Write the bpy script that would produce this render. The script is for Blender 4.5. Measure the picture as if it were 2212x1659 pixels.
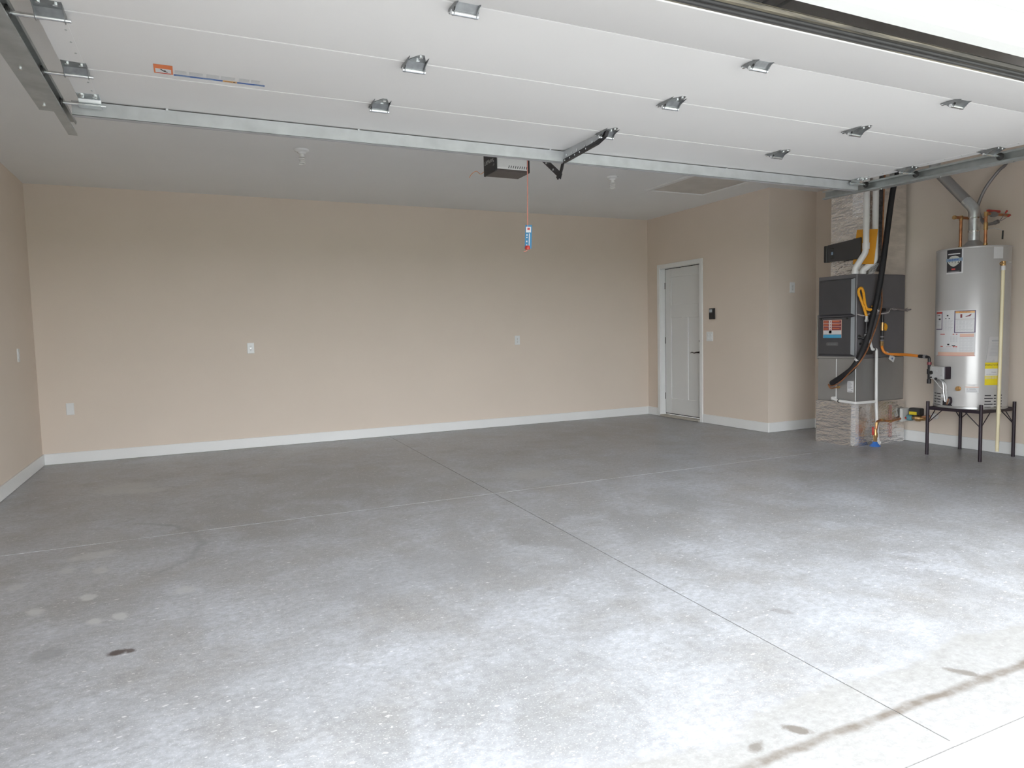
import bpy, bmesh, math, random
from mathutils import Vector, Matrix, noise
random.seed(7)
PI = math.pi
sc = bpy.context.scene
for o in list(bpy.data.objects):
    bpy.data.objects.remove(o, do_unlink=True)
C = sc.collection

# ------------------------------------------------------------------ camera, sky, exposure
cd = bpy.data.cameras.new('camera')
cam = bpy.data.objects.new('camera', cd)
C.objects.link(cam)
cd.sensor_fit = 'HORIZONTAL'; cd.sensor_width = 36.0
cd.lens = 1476.0 / 2212 * 36.0
cd.clip_start = 0.02; cd.clip_end = 300
R_ = Vector((0.90604446, -0.42252871, -0.02351442))
U_ = Vector((0.05183476, 0.05566081, 0.99710332))
F_ = Vector((0.41999595, 0.9046388, -0.07233284))
cam.matrix_world = Matrix(((R_.x, U_.x, -F_.x, 1.40082826),
                           (R_.y, U_.y, -F_.y, -8.01717173),
                           (R_.z, U_.z, -F_.z, 1.18310596),
                           (0, 0, 0, 1)))
sc.camera = cam

wd = bpy.data.worlds.new('overcast_sky'); sc.world = wd
wd.use_nodes = True
bg = wd.node_tree.nodes['Background']
bg.inputs['Color'].default_value = (0.94, 0.975, 1.0, 1)
bg.inputs['Strength'].default_value = 1.0

sc.view_settings.view_transform = 'Standard'
sc.view_settings.look = 'None'
sc.view_settings.gamma = 1.0
sc.view_settings.use_curve_mapping = False
sc.view_settings.exposure = 3.22
sc.cycles.max_bounces = 16
sc.cycles.diffuse_bounces = 10
sc.cycles.glossy_bounces = 6
sc.cycles.sample_clamp_indirect = 12.0

# ------------------------------------------------------------------ dimensions (metres)
W, E1, RX, H = 7.275, 2.249, 8.009, 2.74     # entry wall x, jog wall y, utility wall x, ceiling
DX0, DX1 = 1.013, 5.814                      # overhead door, left and right edge
XC = 0.5 * (DX0 + DX1)
YF0, YF1 = -6.58, -6.755                     # front wall, inner and outer face
ZO = 2.10                                    # height of the opening

# ------------------------------------------------------------------ materials
def srgb(r, g, b):
    f = lambda c: ((c / 255) / 12.92) if c / 255 <= 0.04045 else (((c / 255) + 0.055) / 1.055) ** 2.4
    return (f(r), f(g), f(b), 1)

def mat(name, col, rough=0.5, metal=0.0, var=0.06, vscale=6.0, bump=0.0, bscale=200.0, spec=0.5, stretch=(1, 1, 1), coat=0.0):
    m = bpy.data.materials.new(name); m.use_nodes = True
    nt = m.node_tree; N = nt.nodes; L = nt.links
    b = N['Principled BSDF']
    b.inputs['Roughness'].default_value = rough
    b.inputs['Metallic'].default_value = metal
    b.inputs['Specular IOR Level'].default_value = spec
    b.inputs['Coat Weight'].default_value = coat
    g = N.new('ShaderNodeNewGeometry')
    mp = N.new('ShaderNodeMapping'); mp.inputs['Scale'].default_value = stretch
    L.new(g.outputs['Position'], mp.inputs['Vector'])
    n = N.new('ShaderNodeTexNoise'); n.inputs['Scale'].default_value = vscale; n.inputs['Detail'].default_value = 4
    L.new(mp.outputs['Vector'], n.inputs['Vector'])
    r = N.new('ShaderNodeMapRange'); r.inputs[1].default_value = 0.3; r.inputs[2].default_value = 0.7
    r.inputs[3].default_value = 1 - var; r.inputs[4].default_value = 1 + var
    L.new(n.outputs['Fac'], r.inputs[0])
    v = N.new('ShaderNodeVectorMath'); v.operation = 'SCALE'
    v.inputs[0].default_value = col[:3]
    L.new(r.outputs[0], v.inputs['Scale'])
    L.new(v.outputs[0], b.inputs['Base Color'])
    if bump > 0:
        n2 = N.new('ShaderNodeTexNoise'); n2.inputs['Scale'].default_value = bscale; n2.inputs['Detail'].default_value = 3
        L.new(mp.outputs['Vector'], n2.inputs['Vector'])
        bp = N.new('ShaderNodeBump'); bp.inputs['Strength'].default_value = bump; bp.inputs['Distance'].default_value = 0.01
        L.new(n2.outputs['Fac'], bp.inputs['Height'])
        L.new(bp.outputs['Normal'], b.inputs['Normal'])
    return m

M = {}
M['wall'] = mat('beige_wall_paint', (0.67, 0.585, 0.505, 1), 0.75, var=0.015, vscale=1.5, bump=0.06, bscale=160, spec=0.25)
M['ceiling'] = mat('ceiling_paint', (0.78, 0.785, 0.785, 1), 0.85, var=0.01, vscale=2, bump=0.08, bscale=120, spec=0.2)
M['trim'] = mat('white_trim_paint', (0.74, 0.745, 0.74, 1), 0.4, var=0.015, vscale=3)
M['doorpaint'] = mat('interior_door_paint', (0.66, 0.665, 0.66, 1), 0.45, var=0.01, vscale=3)
M['overhead'] = mat('overhead_door_steel', (0.66, 0.65, 0.648, 1), 0.5, var=0.01, vscale=2, bump=0.03, bscale=260, spec=0.35)
M['galv'] = mat('galvanised_steel', (0.62, 0.645, 0.66, 1), 0.38, 0.9, var=0.12, vscale=18)
M['hingesteel'] = mat('hinge_steel', (0.30, 0.31, 0.315, 1), 0.33, 0.9, var=0.2, vscale=30)
M['galv_plate'] = mat('galvanised_sheet', (0.50, 0.512, 0.53, 1), 0.5, 0.55, var=0.08, vscale=14)
M['track'] = mat('galvanised_track', (0.42, 0.44, 0.44, 1), 0.42, 0.75, var=0.12, vscale=15)
M['zinc'] = mat('zinc_bolt', (0.8, 0.82, 0.83, 1), 0.25, 1.0, var=0.08, vscale=60)
M['blackmetal'] = mat('black_steel', (0.022, 0.02, 0.022, 1), 0.4, 0.3, var=0.1)
M['blackplastic'] = mat('black_plastic', (0.022, 0.021, 0.021, 1), 0.5, var=0.1)
M['blackrubber'] = mat('black_rubber', (0.018, 0.017, 0.018, 1), 0.7, var=0.2, vscale=30)
M['plate'] = mat('white_plastic_plate', (0.72, 0.73, 0.73, 1), 0.35, var=0.01)
M['socket'] = mat('dark_socket_slot', (0.05, 0.05, 0.05, 1), 0.6)
M['screen'] = mat('grey_display', (0.45, 0.49, 0.52, 1), 0.25, var=0.1, vscale=80)
M['bronze'] = mat('dark_bronze', (0.03, 0.022, 0.018, 1), 0.35, 0.6)
M['sill'] = mat('threshold_sill', (0.42, 0.39, 0.34, 1), 0.5, var=0.12, vscale=30)
M['gasket'] = mat('dark_weatherstrip', (0.02, 0.02, 0.02, 1), 0.7)
M['furnace'] = mat('furnace_grey_paint', (0.115, 0.11, 0.118, 1), 0.38, var=0.04)
M['furnace_door'] = mat('furnace_door_grey', (0.056, 0.055, 0.061, 1), 0.3, var=0.05, bump=0.02, bscale=300)
M['furnace_edge'] = mat('furnace_edge_grey', (0.16, 0.17, 0.18, 1), 0.3, 0.3)
M['sheet'] = mat('grey_sheet_metal', (0.34, 0.335, 0.33, 1), 0.35, 0.6, var=0.06, vscale=5, stretch=(1, 1, 0.3))
M['tank'] = mat('tank_grey_enamel', (0.47, 0.46, 0.455, 1), 0.28, 0.15, var=0.02, coat=0.15)
M['tankrim'] = mat('tank_rim_metal', (0.45, 0.45, 0.45, 1), 0.3, 0.7)
M['pvc'] = mat('white_pvc', (0.70, 0.69, 0.68, 1), 0.35, var=0.02)
M['cpvc'] = mat('cream_cpvc', (0.76, 0.68, 0.46, 1), 0.4, var=0.03)
M['copper'] = mat('copper_pipe', (0.52, 0.24, 0.12, 1), 0.32, 0.85, var=0.25, vscale=25)
M['brass'] = mat('brass', (0.48, 0.30, 0.13, 1), 0.35, 0.8, var=0.2, vscale=40)
M['redpaint'] = mat('red_handle', (0.45, 0.035, 0.025, 1), 0.4)
M['yellowflex'] = mat('yellow_gas_flex', (0.78, 0.36, 0.02, 1), 0.4, var=0.05)
M['orangeflex'] = mat('orange_gas_flex', (0.75, 0.25, 0.03, 1), 0.4, var=0.05)
M['orangecard'] = mat('orange_card', (0.66, 0.30, 0.02, 1), 0.6, var=0.05)
M['darkbox'] = mat('charcoal_box', (0.045, 0.043, 0.044, 1), 0.45)
M['insul'] = mat('black_foam_insulation', (0.012, 0.011, 0.013, 1), 0.65, var=0.15, vscale=40)
M['conduit'] = mat('grey_flex_conduit', (0.26, 0.25, 0.255, 1), 0.4, 0.4)
M['bluepl'] = mat('blue_plastic', (0.03, 0.13, 0.42, 1), 0.4)
M['tealpl'] = mat('teal_plastic', (0.13, 0.30, 0.36, 1), 0.4)
M['yellowlab'] = mat('yellow_label', (0.72, 0.58, 0.02, 1), 0.5)
M['paper'] = mat('white_paper_label', (0.62, 0.62, 0.63, 1), 0.5, var=0.02)
M['greypaper'] = mat('light_grey_label', (0.50, 0.49, 0.49, 1), 0.5, var=0.02)
M['greyprint'] = mat('grey_print', (0.36, 0.36, 0.38, 1), 0.5)
M['blackprint'] = mat('black_print', (0.025, 0.023, 0.028, 1), 0.45)
M['redprint'] = mat('red_print', (0.50, 0.07, 0.06, 1), 0.5)
M['orangeprint'] = mat('orange_print', (0.66, 0.17, 0.05, 1), 0.5)
M['paleorange'] = mat('pale_orange_print', (0.66, 0.42, 0.33, 1), 0.5)
M['amberprint'] = mat('amber_print', (0.66, 0.36, 0.13, 1), 0.5)
M['blueprint'] = mat('blue_print', (0.045, 0.12, 0.36, 1), 0.5)
M['skyblue'] = mat('sky_blue_print', (0.06, 0.32, 0.52, 1), 0.45)
M['navyprint'] = mat('navy_frame_print', (0.10, 0.07, 0.14, 1), 0.5)
M['bannerprint'] = mat('steel_blue_print', (0.22, 0.30, 0.40, 1), 0.5)
M['maroonprint'] = mat('maroon_print', (0.22, 0.05, 0.06, 1), 0.5)
M['rope'] = mat('red_cord', (0.60, 0.22, 0.17, 1), 0.7)
M['opener_white'] = mat('opener_cover_plastic', (0.60, 0.60, 0.585, 1), 0.45, var=0.02)
M['opener_base'] = mat('opener_base_plastic', (0.075, 0.06, 0.055, 1), 0.5)
M['stand'] = mat('stand_dark_paint', (0.028, 0.018, 0.026, 1), 0.4, 0.2)
M['bulb'] = mat('white_bulb', (0.75, 0.75, 0.73, 1), 0.3)
M['wire'] = mat('grey_wire', (0.22, 0.19, 0.19, 1), 0.6)
M['wirewhite'] = mat('white_wire', (0.55, 0.53, 0.53, 1), 0.5)
M['joint'] = mat('dusty_joint', (0.34, 0.335, 0.33, 1), 0.9, var=0.15, vscale=40)
M['driveway'] = mat('driveway_concrete', (0.42, 0.415, 0.40, 1), 0.85, var=0.06, vscale=3, bump=0.1, bscale=150)
M['lawn'] = mat('lawn_ground', (0.10, 0.14, 0.05, 1), 0.95, var=0.25, vscale=2)
M['siding'] = mat('white_siding', (0.72, 0.72, 0.71, 1), 0.5)
M['foil'] = mat('aluminium_foil', (0.80, 0.785, 0.775, 1), 0.16, 1.0, var=0.12, vscale=10, bump=0.55, bscale=48, stretch=(0.6, 0.6, 2.4))
M['foiltape'] = mat('foil_tape', (0.95, 0.95, 0.97, 1), 0.22, 0.75, var=0.06, vscale=20, bump=0.5, bscale=60, stretch=(0.7, 0.7, 1.5))

def seal_material():
    m = mat('dirty_bottom_seal', (0.02, 0.018, 0.022, 1), 0.75, var=0.15, vscale=30)
    nt = m.node_tree; N = nt.nodes; L = nt.links; b = N['Principled BSDF']
    g = N.new('ShaderNodeNewGeometry'); mp = N.new('ShaderNodeMapping'); mp.inputs['Scale'].default_value = (0.55, 9, 14)
    L.new(g.outputs['Position'], mp.inputs['Vector'])
    n = N.new('ShaderNodeTexNoise'); n.inputs['Scale'].default_value = 2.2; n.inputs['Detail'].default_value = 7; n.inputs['Roughness'].default_value = 0.65
    L.new(mp.outputs['Vector'], n.inputs['Vector'])
    cr = N.new('ShaderNodeValToRGB')
    cr.color_ramp.elements[0].position = 0.50; cr.color_ramp.elements[0].color = (0.05, 0.045, 0.04, 1)
    cr.color_ramp.elements[1].position = 0.70; cr.color_ramp.elements[1].color = (0.30, 0.26, 0.19, 1)
    L.new(n.outputs['Fac'], cr.inputs['Fac'])
    L.new(cr.outputs['Color'], b.inputs['Base Color'])
    return m
M['dirtyseal'] = seal_material()

BIGOFF = (12.5, -3.1, 0)
def floor_material():
    m = bpy.data.materials.new('sealed_concrete'); m.use_nodes = True
    nt = m.node_tree; N = nt.nodes; L = nt.links; b = N['Principled BSDF']
    geo = N.new('ShaderNodeNewGeometry')
    def noise_(scale, detail=5, rough=0.55, stretch=(1, 1, 1), dist=0.0, off=(0, 0, 0)):
        mp = N.new('ShaderNodeMapping'); mp.inputs['Scale'].default_value = stretch; mp.inputs['Location'].default_value = off
        L.new(geo.outputs['Position'], mp.inputs['Vector'])
        n = N.new('ShaderNodeTexNoise'); n.inputs['Scale'].default_value = scale; n.inputs['Detail'].default_value = detail
        n.inputs['Roughness'].default_value = rough; n.inputs['Distortion'].default_value = dist
        L.new(mp.outputs['Vector'], n.inputs['Vector'])
        return n.outputs['Fac']
    def rng(x, a, b_, c, d, smooth=False):
        r = N.new('ShaderNodeMapRange')
        if smooth: r.interpolation_type = 'SMOOTHSTEP'
        L.new(x, r.inputs[0])
        for i, v in enumerate((a, b_, c, d)): r.inputs[i + 1].default_value = v
        return r.outputs[0]
    def ma(op, a, c=None):
        n = N.new('ShaderNodeMath'); n.operation = op
        for i, v in enumerate((a, c)):
            if v is None: continue
            if isinstance(v, (int, float)): n.inputs[i].default_value = v
            else: L.new(v, n.inputs[i])
        return n.outputs[0]
    def mix(fac, a, c):
        n = N.new('ShaderNodeMix'); n.data_type = 'RGBA'
        if isinstance(fac, (int, float)): n.inputs[0].default_value = fac
        else: L.new(fac, n.inputs[0])
        for i, v in ((6, a), (7, c)):
            if isinstance(v, tuple): n.inputs[i].default_value = v
            else: L.new(v, n.inputs[i])
        return n.outputs[2]
    sep = N.new('ShaderNodeSeparateXYZ'); L.new(geo.outputs['Position'], sep.inputs[0])
    X, Y = sep.outputs[0], sep.outputs[1]
    big = noise_(0.42, 5, 0.55, off=BIGOFF); mid = noise_(3.2, 6, 0.68, (1, 0.7, 1), 0.6); fine = noise_(38, 4, 0.7, (0.8, 1, 1)); grit = noise_(150, 3, 0.6)
    base = mix(rng(big, 0.35, 0.65, 0, 1), (0.285, 0.288, 0.294, 1), (0.424, 0.437, 0.468, 1))
    base = mix(rng(mid, 0.42, 0.68, 0, 0.8), base, (0.512, 0.534, 0.585, 1))
    base = mix(rng(noise_(2.0, 6, 0.7), 0.48, 0.70, 0, 0.75), base, (0.300, 0.288, 0.272, 1))
    base = mix(rng(noise_(7.5, 6, 0.72, (0.6, 1, 1), 0.8), 0.5, 0.72, 0, 0.45), base, (0.235, 0.232, 0.228, 1))
    base = mix(rng(fine, 0.33, 0.62, 0.5, 0.0), base, (0.206, 0.206, 0.213, 1))
    base = mix(rng(grit, 0.58, 0.70, 0, 0.6), base, (0.731, 0.731, 0.731, 1))
    flk = noise_(60, 2, 0.5, (0.55, 1, 1))
    base = mix(rng(flk, 0.66, 0.72, 0, 0.7), base, (0.731, 0.731, 0.731, 1))
    # warm, unsealed strip along the door line, with a wandering edge
    wob = ma('MULTIPLY', ma('SUBTRACT', noise_(1.6, 5, 0.6), 0.5), 0.55)
    edge = ma('ADD', ma('ADD', Y, wob), 6.46)
    strip = rng(edge, -0.02, 0.015, 1, 0)
    stripcol = mix(rng(fine, 0.35, 0.7, 0, 1), (0.27, 0.265, 0.255, 1), (0.335, 0.33, 0.32, 1))
    base = mix(ma('MULTIPLY', strip, 0.75), base, stripcol)
    rim = ma('MULTIPLY', rng(ma('ABSOLUTE', edge), 0.0, 0.03, 1, 0), rng(noise_(3, 4), 0.4, 0.6, 0.15, 0.5))
    base = mix(rim, base, (0.330, 0.330, 0.344, 1))
    # brown dirt line where the door seal lands
    wob2 = ma('MULTIPLY', ma('SUBTRACT', noise_(5, 4, 0.6), 0.5), 0.06)
    dl = ma('ABSOLUTE', ma('ADD', ma('ADD', Y, wob2), 6.672))
    base = mix(ma('MULTIPLY', rng(dl, 0.008, 0.026, 1, 0), rng(noise_(11, 5, 0.65), 0.32, 0.6, 0.25, 0.95)), base, (0.150, 0.128, 0.108, 1))
    # individual stains and patches: (x, y, rx, ry, angle, colour, strength)
    grow = ma('ADD', ma('MULTIPLY', ma('SUBTRACT', noise_(17, 5, 0.65), 0.5), 1.7), ma('MULTIPLY', ma('SUBTRACT', noise_(70, 3, 0.6), 0.5), 0.8))
    dark = (0.060, 0.042, 0.038, 1); brown = (0.13, 0.112, 0.095, 1); pale = (0.50, 0.51, 0.51, 1); gry = (0.25, 0.255, 0.265, 1)
    for (x, y, rx, ry, a, col, st) in ((1.075, -5.056, .030, .028, .3, dark, .9), (1.122, -5.066, .018, .020, .8, dark, .85),
                                       (3.719, -6.615, .050, .020, -1.0, brown, .7), (2.958, -6.605, .045, .018, -.9, brown, .8),
                                       (2.787, -6.614, .035, .018, .4, brown, .7), (3.573, -5.953, .045, .025, -1.0, brown, .35),
                                       (.893, -4.33, .032, .05, .2, pale, 0.95), (.70, -4.421, .03, .05, .3, pale, 0.88),
                                       (1.053, -4.667, .03, .045, .1, pale, 0.88), (.959, -4.671, .028, .04, .4, pale, 0.88),
                                       (.828, -3.602, .12, .07, .2, pale, 0.56), (.74, -3.84, .035, .06, .2, pale, 0.61), (.90, -3.92, .035, .06, .2, pale, 0.61),
                                       (.55, -4.0, .035, .05, .2, pale, 0.53), (1.30, -4.45, .05, .05, .2, pale, 0.53),
                                       (.83, -1.66, .22, .20, .7, pale, 0.53), (.98, -1.85, .20, .10, -.2, pale, 0.53),
                                       (3.95, -2.9, .25, .20, -.5, pale, 0.32), (2.4, -4.75, .50, .30, .2, gry, .25), (.83, -4.95, .07, .05, .3, gry, .6)):
        ca, sa = math.cos(a), math.sin(a)
        dx = ma('SUBTRACT', X, x); dy = ma('SUBTRACT', Y, y)
        p = ma('DIVIDE', ma('ADD', ma('MULTIPLY', dx, ca), ma('MULTIPLY', dy, sa)), rx)
        q = ma('DIVIDE', ma('ADD', ma('MULTIPLY', dx, -sa), ma('MULTIPLY', dy, ca)), ry)
        d = ma('ADD', ma('SQRT', ma('ADD', ma('MULTIPLY', p, p), ma('MULTIPLY', q, q))), grow)
        base = mix(rng(d, 0.7, 1.25, st, 0), base, col)
    # one curved dark hose trace on the left
    d = ma('ABSOLUTE', ma('SUBTRACT', ma('ADD', ma('SQRT', ma('ADD', ma('POWER', ma('SUBTRACT', X, 0.62), 2.0), ma('POWER', ma('ADD', Y, 3.62), 2.0))), ma('MULTIPLY', ma('SUBTRACT', noise_(7, 5, 0.7), 0.5), 0.16)), 0.76))
    arc = ma('MULTIPLY', rng(d, 0.004, 0.035, 1, 0), ma('MULTIPLY', rng(X, 0.85, 1.15, 0, 0.45), rng(mid, 0.4, 0.55, 0.3, 1)))
    base = mix(arc, base, (0.179, 0.186, 0.193, 1))
    L.new(base, b.inputs['Base Color'])
    L.new(rng(mid, 0.35, 0.7, 0.30, 0.44), b.inputs['Roughness'])
    b.inputs['Specular IOR Level'].default_value = 0.28
    bp = N.new('ShaderNodeBump'); bp.inputs['Strength'].default_value = 0.12; bp.inputs['Distance'].default_value = 0.004
    L.new(fine, bp.inputs['Height']); L.new(bp.outputs['Normal'], b.inputs['Normal'])
    return m
M['floor'] = floor_material()

# ------------------------------------------------------------------ helpers
LOC = {}
def tag(o, label=None, cat=None, group=None, kind=None):
    if label: o['label'] = label
    if cat: o['category'] = cat
    if group: o['group'] = group
    if kind: o['kind'] = kind
    return o
def thing(name, loc, label=None, cat=None, group=None, kind=None):
    o = bpy.data.objects.new(name, None); C.objects.link(o)
    o.empty_display_size = 0.1; o.location = loc
    LOC[o] = Vector(loc)
    return tag(o, label, cat, group, kind)
def fillet(pts, r=0.03, n=5):
    pts = [Vector(p) for p in pts]; out = [pts[0]]
    for i in range(1, len(pts) - 1):
        a, b, c = pts[i - 1], pts[i], pts[i + 1]
        d1 = (a - b); d2 = (c - b)
        t = min(r, d1.length * .45, d2.length * .45)
        p, q = b + d1.normalized() * t, b + d2.normalized() * t
        for k in range(n + 1):
            s = k / n
            out.append(p * (1 - s) ** 2 + b * 2 * s * (1 - s) + q * s * s)
    out.append(pts[-1]); return out
def spline(pts, n=8):
    pts = [Vector(p) for p in pts]; P = [pts[0]] + pts + [pts[-1]]; out = []
    for i in range(1, len(P) - 2):
        a, b, c, d = P[i - 1:i + 3]
        for k in range(n):
            t = k / n
            out.append(0.5 * ((2 * b) + (c - a) * t + (2 * a - 5 * b + 4 * c - d) * t * t + (3 * b - a - 3 * c + d) * t ** 3))
    out.append(pts[-1]); return out

class MB:
    def __init__(s): s.bm = bmesh.new(); s.smooth = False
    def poly(s, v, f):
        vs = [s.bm.verts.new(p) for p in v]
        for q in f:
            try: s.bm.faces.new([vs[i] for i in q])
            except ValueError: pass
        return vs
    def box(s, x0, x1, y0, y1, z0, z1, bev=0.0, seg=1, mtx=None):
        x0, x1 = sorted((x0, x1)); y0, y1 = sorted((y0, y1)); z0, z1 = sorted((z0, z1))
        v = [(x, y, z) for z in (z0, z1) for y in (y0, y1) for x in (x0, x1)]
        if mtx: v = [mtx @ Vector(p) for p in v]
        vs = s.poly(v, [(0, 2, 3, 1), (4, 5, 7, 6), (0, 1, 5, 4), (2, 6, 7, 3), (0, 4, 6, 2), (1, 3, 7, 5)])
        if bev > 0:
            es = list({e for q in vs for e in q.link_edges})
            bmesh.ops.bevel(s.bm, geom=es, offset=bev, segments=seg, affect='EDGES', profile=0.6)
        return s
    def prism(s, pts, vec, bev=0.0):          # polygon extruded along vec
        n = len(pts); vec = Vector(vec); a = [Vector(p) for p in pts]; b = [p + vec for p in a]
        vs = s.poly(a + b, [tuple(range(n - 1, -1, -1)), tuple(range(n, 2 * n))] + [(i, (i + 1) % n, n + (i + 1) % n, n + i) for i in range(n)])
        if bev > 0:
            es = list({e for q in vs for e in q.link_edges})
            bmesh.ops.bevel(s.bm, geom=es, offset=bev, segments=1, affect='EDGES', profile=0.6)
        return s
    def tube(s, path, r, n=10, cap=True, radii=None, flat=None):
        path = [Vector(p) for p in path]; rings = []
        T = []
        for i in range(len(path)):
            t = path[min(i + 1, len(path) - 1)] - path[max(i - 1, 0)]
            T.append(t.normalized() if t.length > 1e-9 else Vector((0, 0, 1)))
        ref = Vector((0, 0, 1)) if abs(T[0].z) < 0.9 else Vector((1, 0, 0))
        u = T[0].cross(ref).normalized()
        for i, p in enumerate(path):
            u = (u - T[i] * u.dot(T[i]))
            u = u.normalized() if u.length > 1e-6 else T[i].orthogonal().normalized()
            w = T[i].cross(u); rr = radii[i] if radii else r
            rings.append([s.bm.verts.new(p + (u * math.cos(2 * PI * k / n) + w * math.sin(2 * PI * k / n)) * rr) for k in range(n)])
        for a, b in zip(rings, rings[1:]):
            for k in range(n): s.bm.faces.new((a[k], a[(k + 1) % n], b[(k + 1) % n], b[k]))
        if cap:
            s.bm.faces.new(rings[0][::-1]); s.bm.faces.new(rings[-1])
        s.smooth = True
        return s
    def cyl(s, a, b, r, n=12, r2=None):
        return s.tube([a, b], r, n, True, [r, r if r2 is None else r2])
    def lathe(s, prof, c, n=32, axis='z', a0=0, a1=2 * PI):   # prof: (radius, height)
        rings = []; full = abs(a1 - a0 - 2 * PI) < 1e-6
        for (r, h) in prof:
            ring = []
            for k in range(n if full else n + 1):
                t = a0 + (a1 - a0) * k / n
                q = (r * math.cos(t), r * math.sin(t), h)
                if axis == 'x': q = (h, q[0], q[1])
                if axis == 'y': q = (q[0], h, q[1])
                ring.append(s.bm.verts.new(Vector(c) + Vector(q)))
            rings.append(ring)
        m = len(rings[0])
        for a, b in zip(rings, rings[1:]):
            for k in range(m if full else m - 1): s.bm.faces.new((a[k], a[(k + 1) % m], b[(k + 1) % m], b[k]))
        if full:
            if prof[0][0] > 1e-6: s.bm.faces.new(rings[0][::-1])
            if prof[-1][0] > 1e-6: s.bm.faces.new(rings[-1])
        s.smooth = True
        return s
    def sweep(s, prof, path):                 # prof in (x, n) offsets, path in (y, z) with x as axis
        rings = []
        for i, (y, z) in enumerate(path):
            ya, za = path[max(i - 1, 0)]; yb, zb = path[min(i + 1, len(path) - 1)]
            t = Vector((0, yb - ya, zb - za)).normalized(); nrm = Vector((1, 0, 0)).cross(t)
            rings.append([s.bm.verts.new(Vector((px, y, z)) + nrm * pn) for (px, pn) in prof])
        m = len(prof)
        for a, b in zip(rings, rings[1:]):
            for k in range(m): s.bm.faces.new((a[k], a[(k + 1) % m], b[(k + 1) % m], b[k]))
        s.bm.faces.new(rings[0][::-1]); s.bm.faces.new(rings[-1])
        return s
    def sheet(s, f, u0, v0, u1, v1, w0, w1, n=1):   # thin slab over a mapping f(u, v, w)
        for k in range(n):
            a = u0 + (u1 - u0) * k / n; b = u0 + (u1 - u0) * (k + 1) / n
            v = [f(p, q, w) for w in (w0, w1) for (p, q) in ((a, v0), (b, v0), (b, v1), (a, v1))]
            fs = [(4, 5, 6, 7), (0, 1, 5, 4), (2, 3, 7, 6)]
            if k == 0: fs.append((3, 0, 4, 7))
            if k == n - 1: fs.append((1, 2, 6, 5))
            s.poly(v, fs)
        return s
    def text(s, txt, f, u, v, size, w, align='CENTER', sx=1.0):
        cu = bpy.data.curves.new('t', 'FONT'); cu.body = txt; cu.size = size; cu.align_x = align; cu.resolution_u = 2
        ob = bpy.data.objects.new('t', cu); C.objects.link(ob)
        dg = bpy.context.evaluated_depsgraph_get()
        me = bpy.data.meshes.new_from_object(ob.evaluated_get(dg))
        vs = [s.bm.verts.new(f(u + q.co.x * sx, v + q.co.y, w)) for q in me.vertices]
        for p in me.polygons:
            try: s.bm.faces.new([vs[i] for i in p.vertices])
            except ValueError: pass
        bpy.data.objects.remove(ob); bpy.data.meshes.remove(me); bpy.data.curves.remove(cu)
        return s
    def build(s, name, m, parent=None, origin=None, smooth=None, fix=True):
        org = LOC[parent] if parent in LOC else Vector((0, 0, 0))
        if fix: bmesh.ops.recalc_face_normals(s.bm, faces=s.bm.faces)
        if origin is None:
            if parent is None:
                org = Vector((0, 0, 0))
        else: org = Vector(origin)
        for v in s.bm.verts: v.co -= org
        if s.smooth if smooth is None else smooth:
            for f_ in s.bm.faces: f_.smooth = True
            for e in s.bm.edges:
                if len(e.link_faces) == 2 and e.calc_face_angle(0) > math.radians(38): e.smooth = False
        me = bpy.data.meshes.new(name); s.bm.to_mesh(me); s.bm.free()
        me.materials.append(m)
        o = bpy.data.objects.new(name, me); C.objects.link(o)
        LOC[o] = org.copy()
        if parent: 
            o.parent = parent
            o.location = org - LOC[parent]
        else: o.location = org
        return o
def copy_tree(o, parent=None):
    c = o.copy(); C.objects.link(c)
    if parent is not None: c.parent = parent
    for ch in list(o.children): copy_tree(ch, c)
    return c
def struct(name, mb, m, parent=None):
    o = mb.build(name, m, parent)
    if parent is None: o['kind'] = 'structure'
    return o

# ------------------------------------------------------------------ the setting
def jx(y): return 3.475 + 0.0262 * y          # control joint running front to back
def jy(x): return -3.345 - 0.011 * x          # control joint running left to right
fl = struct('floor', MB().box(-0.02, RX + 0.02, -6.845, 0.02, -0.15, -0.0035), M['joint'])
g = 0.0028
yb = -6.84
for (p) in (((0, 0), (jx(0) - g, 0), (jx(jy(3.4)) - g, jy(3.4) + g), (0, jy(0) + g)),
            ((jx(0) + g, 0), (RX, 0), (RX, jy(RX) + g), (jx(jy(3.4)) + g, jy(3.4) + g)),
            ((0, jy(0) - g), (jx(jy(3.4)) - g, jy(3.4) - g), (jx(yb) - g, yb), (0, yb)),
            ((jx(jy(3.4)) + g, jy(3.4) - g), (RX, jy(RX) - g), (RX, yb), (jx(yb) + g, yb))):
    MB().prism([(x, y, -0.0035) for x, y in p], (0, 0, 0.0035), bev=0.0015).build('slab', M['floor'], fl)
struct('driveway', MB().box(-7.5, 9.5, -17, -6.852, -0.15, -0.014), M['driveway'])  # real driveway, widened out of view to bounce more light inside
struct('lawn', MB().box(-60, 60, -70, 40, -0.30, -0.152), M['lawn'])
struct('ceiling', MB().box(-0.12, RX + 0.12, YF1, 0.12, H, H + 0.12), M['ceiling'])
struct('wall_left', MB().box(-0.12, 0, YF1, 0.12, 0, H), M['wall'])
struct('wall_back', MB().box(0, W + 0.12, 0, 0.12, 0, H), M['wall'])
DY0, DY1, DZ = -0.292, -1.106, 2.03           # interior door opening
mb = MB().box(W, W + 0.12, DY0 + 0.02, 0, 0, H).box(W, W + 0.12, -E1, DY1 - 0.02, 0, H).box(W, W + 0.12, DY1 - 0.02, DY0 + 0.02, DZ + 0.02, H)
struct('wall_entry', mb, M['wall'])
struct('wall_jog', MB().box(W + 0.12, RX + 0.12, -E1, -E1 + 0.12, 0, H), M['wall'])
struct('wall_right', MB().box(RX, RX + 0.12, YF1, -E1, 0, H), M['wall'])
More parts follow.
